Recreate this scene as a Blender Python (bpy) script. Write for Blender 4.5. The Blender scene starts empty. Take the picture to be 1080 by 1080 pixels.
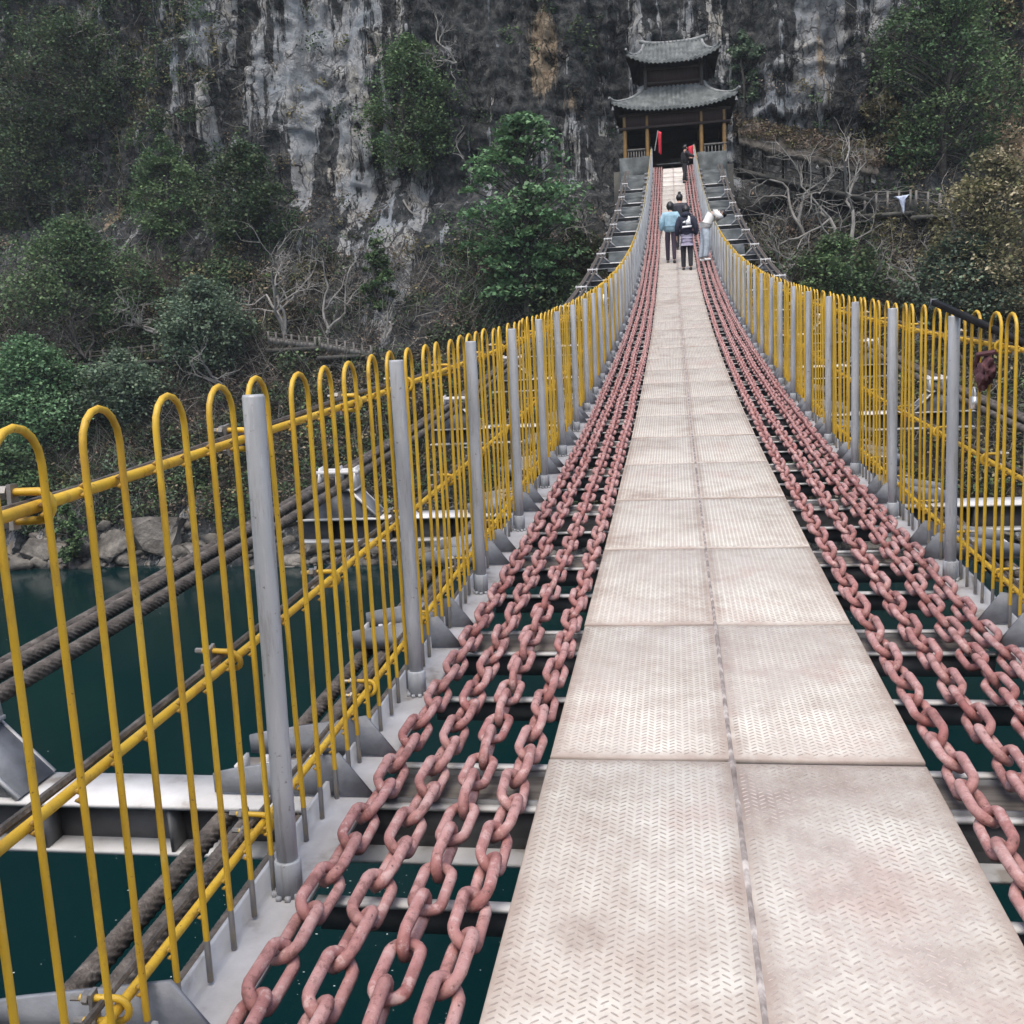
import bpy, bmesh, math, random
import numpy as np
from mathutils import Vector, Matrix

random.seed(7)
rng = np.random.default_rng(7)
S = 0.84                      # everything is laid out in bridge units, brought to metres at the end
PI = math.pi
R_ = math.radians

sc = bpy.context.scene
col = bpy.data.collections.new('gorge_bridge')
sc.collection.children.link(col)

# ------------------------------------------------------------------ camera model
CAM = dict(f=1081., pitch=.1513, yaw=.1626, roll=-.0474, cx=-.157, h=1.484)
_cp, _sp = math.cos(CAM['pitch']), math.sin(CAM['pitch'])
_cy, _sy = math.cos(CAM['yaw']), math.sin(CAM['yaw'])
FWD = np.array([-_sy * _cp, _cy * _cp, -_sp])
_R = np.array([_cy, _sy, 0.0])
_U = np.cross(_R, FWD)
_c, _s = math.cos(CAM['roll']), math.sin(CAM['roll'])
RGT, UPV = _c * _R + _s * _U, -_s * _R + _c * _U
EYE = np.array([CAM['cx'], 0.0, CAM['h']])


def ray(px, py):
    return FWD + RGT * (px - 540) / CAM['f'] - UPV * (py - 540) / CAM['f']


def at(px, py, Y):
    v = ray(px, py)
    return EYE + v * (Y / v[1])


DA, DY0 = .0024, -7.1


def zd(y):                     # height of the sagging deck
    return DA * (y - DY0) ** 2 - DA * DY0 ** 2


def sl(y):
    return 2 * DA * (y - DY0)


# ------------------------------------------------------------------ noise
def _hash(i, j, k, seed):
    n = (i * 374761393 + j * 668265263 + k * 2147483647 + seed * 144665) & 0xffffffff
    n = ((n ^ (n >> 13)) * 1274126177) & 0xffffffff
    n = ((n ^ (n >> 16)) * 2246822519) & 0xffffffff
    return ((n ^ (n >> 15)) & 0xffffff) / float(0xffffff)


def vnoise(x, y, z, seed=0):
    x, y, z = np.broadcast_arrays(np.asarray(x, float), np.asarray(y, float), np.asarray(z, float))
    i, j, k = np.floor(x).astype(np.int64), np.floor(y).astype(np.int64), np.floor(z).astype(np.int64)
    u, v, w = x - i, y - j, z - k
    u, v, w = u * u * (3 - 2 * u), v * v * (3 - 2 * v), w * w * (3 - 2 * w)
    r = 0
    for a in (0, 1):
        for b in (0, 1):
            for c in (0, 1):
                r = r + _hash(i + a, j + b, k + c, seed) * (u if a else 1 - u) * (v if b else 1 - v) * (w if c else 1 - w)
    return r


def fbm(x, y, z, oct=4, seed=0, gain=.5):
    a, t, s = 1.0, 0, 0
    x, y, z = np.asarray(x, float), np.asarray(y, float), np.asarray(z, float)
    for o in range(oct):
        t = t + a * vnoise(x, y, z, seed + o * 17)
        s += a
        a *= gain
        x, y, z = x * 2.03, y * 2.03, z * 2.03
    return t / s


def sstep(a, b, x):
    t = np.clip((x - a) / (b - a), 0, 1)
    return t * t * (3 - 2 * t)


# ------------------------------------------------------------------ object helpers
def tag(o, label=None, cat=None, group=None, kind=None):
    if label: o['label'] = label
    if cat: o['category'] = cat
    if group: o['group'] = group
    if kind: o['kind'] = kind
    return o


def empty(name, loc, label, cat, group=None, rz=0.0):
    o = bpy.data.objects.new(name, None)
    o.empty_display_size = .2
    o.location = Vector(loc)
    o.rotation_euler = (0, 0, rz)
    col.objects.link(o)
    return tag(o, label, cat, group, 'thing')


def link_obj(name, me, parent=None, loc=(0, 0, 0)):
    o = bpy.data.objects.new(name, me)
    o.location = Vector(loc)
    col.objects.link(o)
    if parent is not None: o.parent = parent
    return o


class MB:
    """collects shapes and links them as one mesh object"""

    def __init__(self):
        self.v, self.f, self.mi, self.n = [], [], [], 0
        self.cols = []

    def add(self, v, f, m=0, c=None):
        v = np.asarray(v, float)
        self.v.append(v)
        for q in f: self.f.append(tuple(i + self.n for i in q))
        self.mi += [m] * len(f)
        if c is not None: self.cols.append(np.tile(np.array([*c, 1.0]), (len(v), 1)))
        else: self.cols.append(np.tile(np.array([.5, .5, .5, 1.0]), (len(v), 1)))
        self.n += len(v)

    def box(self, c, s, m=0, rot=None, top=None):
        x, y, z = s[0] / 2, s[1] / 2, s[2] / 2
        t = top if top else (1, 1)
        v = np.array([[-x, -y, -z], [x, -y, -z], [x, y, -z], [-x, y, -z],
                      [-x * t[0], -y * t[1], z], [x * t[0], -y * t[1], z], [x * t[0], y * t[1], z], [-x * t[0], y * t[1], z]])
        if rot is not None: v = v @ np.array(rot).T
        self.add(v + np.array(c), [(0, 3, 2, 1), (4, 5, 6, 7), (0, 1, 5, 4), (1, 2, 6, 5), (2, 3, 7, 6), (3, 0, 4, 7)], m)

    def tube(self, pts, rad, n=8, m=0, cap=True, c=None, closed=False):
        P = np.asarray(pts, float)
        k = len(P)
        rad = np.broadcast_to(np.asarray(rad, float), (k,))
        if closed: T = np.roll(P, -1, 0) - np.roll(P, 1, 0)
        else: T = np.gradient(P, axis=0)
        T = T / (np.linalg.norm(T, axis=1, keepdims=True) + 1e-12)
        ref = np.array([0, 0, 1.0]) if abs(T[0][2]) < .9 else np.array([1.0, 0, 0])
        N = np.empty_like(P)
        nn = np.cross(T[0], ref)
        nn /= np.linalg.norm(nn)
        for i in range(k):
            nn = nn - T[i] * nn.dot(T[i])
            nn /= (np.linalg.norm(nn) + 1e-12)
            N[i] = nn
        B = np.cross(T, N)
        a = np.arange(n) * 2 * PI / n
        V = P[:, None, :] + rad[:, None, None] * (np.cos(a)[None, :, None] * N[:, None, :] + np.sin(a)[None, :, None] * B[:, None, :])
        V = V.reshape(-1, 3)
        F = []
        kk = k if closed else k - 1
        for i in range(kk):
            i2 = (i + 1) % k
            for j in range(n):
                j2 = (j + 1) % n
                F.append((i * n + j, i * n + j2, i2 * n + j2, i2 * n + j))
        if cap and not closed:
            F.append(tuple(range(n - 1, -1, -1)))
            F.append(tuple((k - 1) * n + j for j in range(n)))
        self.add(V, F, m, c)

    def prism(self, prof, d, axis='y', m=0, off=(0, 0, 0)):
        """profile (a,b) extruded d either side of 0 along axis"""
        n = len(prof)
        V = []
        for s in (-d / 2, d / 2):
            for a, b in prof:
                V.append({'y': (a, s, b), 'x': (s, a, b), 'z': (a, b, s)}[axis])
        F = [tuple(range(n)), tuple(range(2 * n - 1, n - 1, -1))]
        for i in range(n):
            j = (i + 1) % n
            F.append((i, i + n, j + n, j))
        self.add(np.array(V) + np.array(off), F, m)

    def build(self, name, mats, parent=None, loc=(0, 0, 0), smooth=False, color=False, kind=None):
        me = bpy.data.meshes.new(name)
        V = np.concatenate(self.v) if self.v else np.zeros((0, 3))
        fast_mesh(me, V, self.f, self.mi)
        if not isinstance(mats, (list, tuple)): mats = [mats]
        for mm in mats: me.materials.append(mm)
        if smooth: me.polygons.foreach_set('use_smooth', np.ones(len(me.polygons), bool))
        if color: set_col(me, np.concatenate(self.cols))
        if smooth: me.set_sharp_from_angle(angle=R_(50))
        o = link_obj(name, me, parent, loc)
        if kind: o['kind'] = kind
        return o


def fast_mesh(me, V, F, mi=None):
    ls = np.array([len(f) for f in F], dtype=np.int32)
    flat = np.fromiter((i for f in F for i in f), dtype=np.int32, count=int(ls.sum()))
    raw_mesh(me, V, flat, ls, mi)


def raw_mesh(me, V, flat, ls, mi=None):
    me.vertices.add(len(V))
    me.vertices.foreach_set('co', np.ascontiguousarray(V, dtype=np.float32).ravel())
    me.loops.add(len(flat))
    me.loops.foreach_set('vertex_index', flat)
    me.polygons.add(len(ls))
    st = np.concatenate([[0], np.cumsum(ls)[:-1]]).astype(np.int32)
    me.polygons.foreach_set('loop_start', st)
    me.polygons.foreach_set('loop_total', ls)
    if mi is not None: me.polygons.foreach_set('material_index', np.asarray(mi, dtype=np.int32))
    me.update(calc_edges=True)
    me.validate()


def set_col(me, C, name='Col'):
    a = me.color_attributes.new(name, 'FLOAT_COLOR', 'POINT')
    a.data.foreach_set('color', np.ascontiguousarray(C, dtype=np.float32).ravel())


def quads_obj(name, V, C, mats, parent=None, kind=None, smooth=False):
    """V (n,4,3) separate quads with one colour each C (n,3)"""
    n = len(V)
    me = bpy.data.meshes.new(name)
    raw_mesh(me, V.reshape(-1, 3), np.arange(n * 4, dtype=np.int32), np.full(n, 4, np.int32))
    me.materials.append(mats)
    CC = np.ones((n, 4, 4))
    CC[:, :, :3] = C[:, None, :]
    set_col(me, CC.reshape(-1, 4))
    o = link_obj(name, me, parent)
    if kind: o['kind'] = kind
    return o


# ------------------------------------------------------------------ materials
def new_mat(name):
    m = bpy.data.materials.new(name)
    m.use_nodes = True
    nt = m.node_tree
    b = nt.nodes['Principled BSDF']
    return m, nt, b


def nd(nt, t, **kw):
    n = nt.nodes.new(t)
    for k, v in kw.items():
        if k.startswith('i_'): n.inputs[k[2:].replace('_', ' ')].default_value = v
        else: setattr(n, k, v)
    return n


def math_(nt, op, a, b=None, c=None, clamp=False):
    n = nt.nodes.new('ShaderNodeMath')
    n.operation = op
    n.use_clamp = clamp
    for i, x in enumerate((a, b, c)):
        if x is None: continue
        if isinstance(x, (int, float)): n.inputs[i].default_value = x
        else: nt.links.new(x, n.inputs[i])
    return n.outputs[0]


def mixc(nt, fac, a, b, mode='MIX'):
    n = nt.nodes.new('ShaderNodeMix')
    n.data_type = 'RGBA'
    n.blend_type = mode
    for s, x in ((n.inputs[0], fac), (n.inputs[6], a), (n.inputs[7], b)):
        if isinstance(x, (int, float)): s.default_value = x
        elif isinstance(x, (tuple, list)): s.default_value = (*x, 1) if len(x) == 3 else x
        else: nt.links.new(x, s)
    return n.outputs[2]


def coords(nt, scale=(1, 1, 1), rand=False):
    tc = nt.nodes.new('ShaderNodeTexCoord')
    out = tc.outputs['Object']
    if rand:
        oi = nt.nodes.new('ShaderNodeObjectInfo')
        k = math_(nt, 'MULTIPLY', oi.outputs['Random'], 137.0)
        va = nd(nt, 'ShaderNodeVectorMath', operation='ADD')
        nt.links.new(out, va.inputs[0])
        nt.links.new(k, va.inputs[1])
        out = va.outputs[0]
    mp = nt.nodes.new('ShaderNodeMapping')
    mp.inputs['Scale'].default_value = scale
    nt.links.new(out, mp.inputs['Vector'])
    return mp.outputs[0]


def noise(nt, vec, scale, detail=4, rough=.55):
    n = nd(nt, 'ShaderNodeTexNoise')
    n.inputs['Scale'].default_value = scale
    n.inputs['Detail'].default_value = detail
    n.inputs['Roughness'].default_value = rough
    nt.links.new(vec, n.inputs['Vector'])
    return n.outputs[0]


def ramp(nt, fac, stops):
    n = nd(nt, 'ShaderNodeValToRGB')
    el = n.color_ramp.elements
    while len(el) < len(stops): el.new(.5)
    for e, (p, c) in zip(el, stops):
        e.position = p
        e.color = (*c, 1)
    nt.links.new(fac, n.inputs[0])
    return n.outputs[0]


def maprange(nt, v, a, b, c=0., d=1.):
    n = nd(nt, 'ShaderNodeMapRange')
    nt.links.new(v, n.inputs[0])
    for i, x in zip((1, 2, 3, 4), (a, b, c, d)): n.inputs[i].default_value = x
    return n.outputs[0]


def bump(nt, b, h, strength=.3, dist=.02):
    n = nd(nt, 'ShaderNodeBump')
    n.inputs['Strength'].default_value = strength
    n.inputs['Distance'].default_value = dist
    nt.links.new(h, n.inputs['Height'])
    nt.links.new(n.outputs[0], b.inputs['Normal'])


def pm(name, stops, scale=8, rough=.6, metal=0., bmp=.15, bscale=60, stretch=(1, 1, 1), rand=False, detail=5, spec=.5, bdist=.01, rvar=0.):
    m, nt, b = new_mat(name)
    v = coords(nt, stretch, rand)
    f = noise(nt, v, scale, detail)
    nt.links.new(ramp(nt, f, stops), b.inputs['Base Color'])
    b.inputs['Roughness'].default_value = rough
    b.inputs['Metallic'].default_value = metal
    b.inputs['Specular IOR Level'].default_value = spec
    if rvar: nt.links.new(maprange(nt, f, .3, .7, rough - rvar, rough + rvar), b.inputs['Roughness'])
    if bmp: bump(nt, b, noise(nt, v, bscale, 3), bmp, bdist)
    return m


MT = {}
def mat_yellow():
    m, nt, b = new_mat('yellow_paint')
    v = coords(nt, (1, 1, .35), True)
    f = noise(nt, v, 7, 5)
    f2 = noise(nt, v, 34, 6, .7)
    f3 = noise(nt, coords(nt, (1, 1, 1), True), 120, 3)
    c = ramp(nt, f, [(.25, (.38, .22, .022)), (.42, (.52, .315, .022)), (.62, (.61, .385, .03)), (.8, (.58, .41, .08))])
    c = mixc(nt, math_(nt, 'MULTIPLY', maprange(nt, f2, .52, .72), .6), c, (.26, .13, .03))
    c = mixc(nt, math_(nt, 'MULTIPLY', maprange(nt, f3, .66, .74), .8), c, (.12, .06, .03))
    c = mixc(nt, math_(nt, 'MULTIPLY', maprange(nt, f2, .36, .26), .5), c, (.62, .46, .16))
    nt.links.new(c, b.inputs['Base Color'])
    nt.links.new(maprange(nt, f2, .3, .7, .38, .65), b.inputs['Roughness'])
    bump(nt, b, f2, .25, .006)
    return m


MT['yellow'] = mat_yellow()
MT['hazed'] = pm('haze_paled_paint', [(.3, (.30, .27, .17)), (.7, (.42, .38, .26))], 9, .6)  # yellow of the far hoops with distance haze put into the colour
MT['weld'] = pm('weld_bead_paint', [(.3, (.16, .085, .025)), (.55, (.40, .24, .03)), (.75, (.5, .32, .05))], 60, .6)
MT['bare'] = pm('bare_grey_bar', [(.3, (.17, .16, .15)), (.5, (.27, .26, .25)), (.7, (.36, .31, .22))], 14, .55, .2)
def mat_post():
    m, nt, b = new_mat('grey_post_paint')
    f = noise(nt, coords(nt, (2, 2, .5), True), 5, 5)
    f2 = noise(nt, coords(nt, (5, 5, .55), True), 9, 7, .7)
    f3 = noise(nt, coords(nt, (1, 1, 1), True), 55, 4)
    c = ramp(nt, f, [(.28, (.26, .272, .282)), (.5, (.345, .362, .376)), (.75, (.41, .425, .438))])
    c = mixc(nt, math_(nt, 'MULTIPLY', maprange(nt, f2, .53, .64), .5), c, (.19, .175, .16))
    c = mixc(nt, math_(nt, 'MULTIPLY', maprange(nt, f3, .66, .72), .8), c, (.14, .12, .10))
    c = mixc(nt, math_(nt, 'MULTIPLY', maprange(nt, f2, .44, .36), .35), c, (.52, .53, .54))
    nt.links.new(c, b.inputs['Base Color'])
    nt.links.new(maprange(nt, f2, .35, .65, .4, .62), b.inputs['Roughness'])
    bump(nt, b, f3, .12, .006)
    return m


MT['post'] = mat_post()
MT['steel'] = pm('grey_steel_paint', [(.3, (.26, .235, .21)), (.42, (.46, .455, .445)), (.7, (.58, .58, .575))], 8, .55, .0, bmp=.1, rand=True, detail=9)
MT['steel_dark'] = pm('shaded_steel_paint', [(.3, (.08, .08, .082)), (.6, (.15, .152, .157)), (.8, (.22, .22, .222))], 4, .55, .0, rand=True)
MT['gusset'] = pm('gusset_paint', [(.3, (.10, .105, .11)), (.5, (.17, .18, .195)), (.72, (.26, .27, .285))], 9, .55, rand=True, detail=8)
MT['seam'] = pm('seam_filler', [(.3, (.12, .10, .09)), (.5, (.24, .21, .195)), (.68, (.5, .46, .43))], 16, .85, bmp=.3)
MT['rust'] = pm('rusty_plate', [(.3, (.12, .09, .07)), (.5, (.3, .27, .24)), (.7, (.42, .41, .40))], 9, .75)
MT['wood'] = pm('weathered_plank', [(.3, (.07, .06, .052)), (.6, (.16, .145, .128)), (.8, (.26, .24, .215))], 5, .85, stretch=(.6, 8, 8))
MT['nut'] = pm('galvanised_nut', [(.3, (.16, .15, .14)), (.7, (.38, .36, .33))], 20, .5, .4)
MT['black'] = pm('black_tube', [(.3, (.008, .008, .008)), (.7, (.02, .02, .02))], 10, .75, spec=.2)
MT['concrete'] = pm('greenish_concrete', [(.3, (.03, .036, .037)), (.5, (.07, .08, .08)), (.7, (.145, .158, .158))], 1.9, .85, bmp=.3, bscale=14)
MT['masonry'] = pm('dark_masonry', [(.3, (.03, .03, .028)), (.6, (.07, .068, .06)), (.8, (.12, .115, .10))], 1.2, .9, bmp=.5, bscale=5, bdist=.1)
MT['darkwood'] = pm('dark_timber', [(.3, (.022, .014, .011)), (.7, (.05, .03, .024))], 3, .7, stretch=(1, 1, 4))
MT['redwood'] = pm('dark_red_boards', [(.3, (.022, .011, .010)), (.7, (.045, .02, .018))], 3, .7, stretch=(6, 6, .5))
MT['ochre'] = pm('ochre_column_paint', [(.3, (.15, .08, .022)), (.7, (.29, .165, .045))], 3, .55)
MT['tile'] = pm('grey_roof_tile', [(.25, (.04, .047, .047)), (.5, (.095, .105, .102)), (.75, (.18, .19, .183))], 2.2, .8, bmp=.4, bscale=12)
MT['ridge'] = pm('pale_ridge_mortar', [(.3, (.12, .125, .125)), (.7, (.27, .28, .27))], 3, .85)
MT['thatch'] = pm('brown_thatch', [(.3, (.028, .025, .021)), (.5, (.06, .053, .045)), (.7, (.12, .108, .092))], 2.2, .95, bmp=.8, bscale=16, bdist=.08, stretch=(1, 1, .6))
MT['trailwood'] = pm('trail_concrete_rail', [(.3, (.06, .056, .05)), (.7, (.19, .18, .165))], 3, .85)
MT['redflag'] = pm('red_flag_cloth', [(.3, (.42, .015, .03)), (.7, (.62, .03, .05))], 3, .7)
MT['cream'] = pm('cream_plate', [(.3, (.66, .63, .5)), (.7, (.8, .77, .66))], 9, .6)
MT['maroon'] = pm('maroon_cloth', [(.3, (.05, .016, .02)), (.7, (.15, .065, .07))], 14, .85, bmp=.6, bscale=30)
MT['silver'] = pm('silver_lock', [(.3, (.5, .49, .47)), (.7, (.75, .74, .7))], 30, .3, .7)
MT['boulder'] = pm('pale_rock', [(.32, (.028, .025, .021)), (.48, (.085, .077, .066)), (.66, (.19, .174, .15))], .9, .9, bmp=.9, bscale=3.5, bdist=.15, detail=8)
MT['bark'] = pm('grey_bark', [(.3, (.03, .027, .024)), (.7, (.075, .068, .06))], 3, .9)
MT['pbark'] = pm('pale_twig_bark', [(.3, (.13, .122, .11)), (.7, (.30, .29, .27))], 1.5, .9, bmp=0)
MT['foam'] = pm('foam_fleck', [(.3, (.25, .3, .29)), (.7, (.5, .54, .52))], 3, .8, bmp=0)
MT['bluecloth'] = pm('pale_blue_cloth', [(.3, (.36, .42, .55)), (.7, (.55, .6, .72))], 8, .85)


def mat_attr(name, rough=.6, trans=0., spec=.3, mul=1.0):
    m, nt, b = new_mat(name)
    a = nd(nt, 'ShaderNodeAttribute', attribute_name='Col')
    nt.links.new(a.outputs['Color'], b.inputs['Base Color'])
    b.inputs['Roughness'].default_value = rough
    b.inputs['Specular IOR Level'].default_value = spec
    if trans:
        t = nd(nt, 'ShaderNodeBsdfTranslucent')
        nt.links.new(a.outputs['Color'], t.inputs['Color'])
        mx = nd(nt, 'ShaderNodeMixShader')
        mx.inputs[0].default_value = trans
        nt.links.new(b.outputs[0], mx.inputs[1])
        nt.links.new(t.outputs[0], mx.inputs[2])
        nt.links.new(mx.outputs[0], nt.nodes['Material Output'].inputs[0])
    return m


MT['leaf'] = mat_attr('leaf', .6, .25, .15)
MT['twig'] = mat_attr('dry_twig', .9, 0, .1)


def mat_chain():
    m, nt, b = new_mat('pink_chain_paint')
    v = coords(nt, (1, 1, 1), True)
    f = noise(nt, v, 9, 6)
    f2 = noise(nt, v, 70, 4)
    base = ramp(nt, f, [(.3, (.25, .098, .09)), (.45, (.36, .168, .155)), (.57, (.44, .24, .225)), (.72, (.51, .34, .32))])
    tc = nd(nt, 'ShaderNodeTexCoord')
    sx = nd(nt, 'ShaderNodeSeparateXYZ')
    nt.links.new(tc.outputs['Object'], sx.inputs[0])
    ax = math_(nt, 'ABSOLUTE', sx.outputs[0])
    e = maprange(nt, ax, .045 * S, .10 * S)      # the bends keep more of the red paint
    c = mixc(nt, math_(nt, 'MULTIPLY', e, .55), base, (.22, .058, .05))
    oi = nd(nt, 'ShaderNodeObjectInfo')
    c = mixc(nt, maprange(nt, oi.outputs['Random'], 0, 1, 0, .35), c, (.40, .255, .235))
    f4 = noise(nt, v, 24, 7, .72)
    c = mixc(nt, math_(nt, 'MULTIPLY', maprange(nt, f4, .535, .60), .62), c, (.15, .065, .055))
    c = mixc(nt, math_(nt, 'MULTIPLY', maprange(nt, f4, .46, .38), .62), c, (.54, .39, .365))
    spots = maprange(nt, f2, .64, .72)
    c = mixc(nt, spots, c, (.08, .04, .035))
    nt.links.new(c, b.inputs['Base Color'])
    b.inputs['Roughness'].default_value = .62
    bump(nt, b, f4, .5, .012)
    return m


MT['chain'] = mat_chain()


def mat_deck(name, dark):
    m, nt, b = new_mat(name)
    v = coords(nt, (1, 1, 1), True)
    f = noise(nt, v, 1.7, 8, .72)
    f2 = noise(nt, v, 5.5, 9, .78)
    f3 = noise(nt, v, 60, 3)
    base = ramp(nt, f, [(.31, (.33, .28, .24)), (.42, (.49, .452, .40)), (.53, (.59, .57, .515)), (.67, (.50, .415, .37))])
    stain = maprange(nt, f2, .47, .72)
    c = mixc(nt, math_(nt, 'MULTIPLY', stain, .5), base, (.36, .275, .235))
    g = maprange(nt, f3, .58, .75)
    c = mixc(nt, math_(nt, 'MULTIPLY', g, .3), c, (.27, .20, .17))
    # dirt gathered along the plate edges and the weld line just inside them
    tce = nd(nt, 'ShaderNodeTexCoord')
    sxe = nd(nt, 'ShaderNodeSeparateXYZ')
    nt.links.new(tce.outputs['Object'], sxe.inputs[0])
    axe, aye = math_(nt, 'ABSOLUTE', sxe.outputs[0]), math_(nt, 'ABSOLUTE', sxe.outputs[1])
    ed = math_(nt, 'MAXIMUM', math_(nt, 'SUBTRACT', axe, .2995 * S), math_(nt, 'SUBTRACT', aye, .6975 * S))
    em = maprange(nt, math_(nt, 'ADD', ed, math_(nt, 'MULTIPLY', math_(nt, 'SUBTRACT', f2, .5), .11)), -.045, .0)
    c = mixc(nt, math_(nt, 'MULTIPLY', em, .55), c, (.24, .17, .135))
    if dark:
        c = mixc(nt, .62, c, (.15, .12, .105))
    at_ = nd(nt, 'ShaderNodeAttribute', attribute_name='wear')
    at_.attribute_type = 'OBJECT'
    tc = nd(nt, 'ShaderNodeTexCoord')
    # worn patch where people tread: follows the plate, strength is the plate's own property
    w = maprange(nt, noise(nt, v, 2.1, 8, .7), .40, .62)
    c = mixc(nt, math_(nt, 'MULTIPLY', math_(nt, 'MULTIPLY', w, at_.outputs['Fac']), .75), c, (.24, .185, .165) if not dark else (.55, .47, .44))
    nt.links.new(c, b.inputs['Base Color'])
    b.inputs['Roughness'].default_value = .62
    b.inputs['Specular IOR Level'].default_value = .35
    bump(nt, b, noise(nt, v, 22, 4), .12, .01)
    return m


MT['deck'] = mat_deck('treadplate_paint', False)
MT['tread'] = mat_deck('worn_tread_bars', True)


def mat_rope():
    m, nt, b = new_mat('wire_rope_steel')
    v = coords(nt)
    f = noise(nt, v, 20, 5)
    base = ramp(nt, f, [(.3, (.05, .042, .035)), (.55, (.115, .097, .081)), (.75, (.21, .185, .16))])
    nt.links.new(base, b.inputs['Base Color'])
    b.inputs['Roughness'].default_value = .6
    b.inputs['Metallic'].default_value = .25
    bump(nt, b, noise(nt, v, 90, 2), .5, .01)
    return m


MT['rope'] = mat_rope()


def mat_cliff():
    m, nt, b = new_mat('cliff_rock')
    a = nd(nt, 'ShaderNodeAttribute', attribute_name='Col')
    sp = nd(nt, 'ShaderNodeSeparateColor')
    nt.links.new(a.outputs['Color'], sp.inputs[0])
    pale, tan, soil = sp.outputs[0], sp.outputs[1], sp.outputs[2]
    vs = coords(nt, (1.0, .35, .085))
    v = coords(nt)
    f1 = noise(nt, vs, .95, 8, .68)
    f2 = noise(nt, v, 1.9, 9, .74)
    f3 = noise(nt, v, .35, 5, .6)
    f4 = noise(nt, coords(nt, (2.6, 1.2, .16)), 1.0, 6, .65)
    dark = ramp(nt, f2, [(.3, (.012, .015, .017)), (.44, (.035, .041, .043)), (.55, (.085, .088, .088)), (.66, (.17, .165, .155)), (.78, (.28, .265, .24))])
    k = math_(nt, 'ADD', math_(nt, 'MULTIPLY', math_(nt, 'SUBTRACT', f1, .5), 3.4), math_(nt, 'MULTIPLY', math_(nt, 'SUBTRACT', f2, .5), .7))
    k = math_(nt, 'ADD', k, math_(nt, 'MULTIPLY', math_(nt, 'SUBTRACT', f4, .5), 1.6))
    pf = maprange(nt, math_(nt, 'ADD', k, pale), .48, .64)
    pc = ramp(nt, f3, [(.35, (.30, .335, .37)), (.52, (.43, .44, .445)), (.68, (.50, .47, .41))])
    pc = mixc(nt, maprange(nt, f2, .58, .72), pc, (.16, .165, .165))
    c = mixc(nt, pf, dark, pc)
    tf = maprange(nt, math_(nt, 'ADD', math_(nt, 'MULTIPLY', k, .7), tan), .48, .72)
    tcx = ramp(nt, f2, [(.3, (.17, .12, .075)), (.5, (.36, .28, .19)), (.7, (.46, .40, .31))])
    c = mixc(nt, tf, c, tcx)
    sc_ = ramp(nt, f2, [(.3, (.016, .0145, .012)), (.46, (.045, .038, .030)), (.6, (.095, .082, .066)), (.74, (.18, .16, .135))])
    c = mixc(nt, soil, c, sc_)
    # joints and cracks in the limestone
    wv = nd(nt, 'ShaderNodeVectorMath', operation='ADD')
    nw = nd(nt, 'ShaderNodeTexNoise')
    nw.inputs['Scale'].default_value = .9
    nw.inputs['Detail'].default_value = 5
    nt.links.new(v, nw.inputs['Vector'])
    nt.links.new(coords(nt, (1.0, .5, .3)), wv.inputs[0])
    nt.links.new(nw.outputs['Color'], wv.inputs[1])
    vo = nd(nt, 'ShaderNodeTexVoronoi', feature='DISTANCE_TO_EDGE')
    vo.inputs['Scale'].default_value = .75
    nt.links.new(wv.outputs[0], vo.inputs['Vector'])
    vo2 = nd(nt, 'ShaderNodeTexVoronoi', feature='DISTANCE_TO_EDGE')
    vo2.inputs['Scale'].default_value = 2.1
    nt.links.new(wv.outputs[0], vo2.inputs['Vector'])
    crk = math_(nt, 'MAXIMUM', maprange(nt, vo.outputs['Distance'], .045, .01), math_(nt, 'MULTIPLY', maprange(nt, vo2.outputs['Distance'], .06, .015), .6))
    crk = math_(nt, 'MULTIPLY', crk, maprange(nt, f3, .42, .56))
    c = mixc(nt, math_(nt, 'MULTIPLY', crk, .85), c, (.012, .013, .014))
    nt.links.new(c, b.inputs['Base Color'])
    b.inputs['Roughness'].default_value = .9
    b.inputs['Specular IOR Level'].default_value = .2
    h0 = math_(nt, 'MULTIPLY', crk, -.6)
    h = math_(nt, 'ADD', math_(nt, 'MULTIPLY', f1, .8), math_(nt, 'ADD', f2, math_(nt, 'MULTIPLY', f4, .5)))
    bump(nt, b, math_(nt, 'ADD', h, h0), 1.0, .7)
    return m


MT['cliff'] = mat_cliff()


def mat_water():
    m, nt, b = new_mat('green_river_water')
    v = coords(nt, (1, .6, 1))
    f = noise(nt, v, .12, 3)
    nt.links.new(ramp(nt, f, [(.3, (.0006, .0115, .0125)), (.7, (.001, .0155, .016))]), b.inputs['Base Color'])
    b.inputs['Roughness'].default_value = .12
    b.inputs['IOR'].default_value = 1.33
    b.inputs['Specular IOR Level'].default_value = .3
    bump(nt, b, noise(nt, v, 1.6, 4), .18, .06)
    return m


MT['water'] = mat_water()

# ------------------------------------------------------------------ gorge wall and river
WZ = -10.2
PZ = [-13, -10.2, -8.6, -6, 0, 3, 7, 10, 11.5, 14, 30, 52]
PY = [54.5, 57, 58.6, 60.5, 64.5, 66.5, 69.5, 71.5, 73.2, 77, 79.5, 82]


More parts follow.
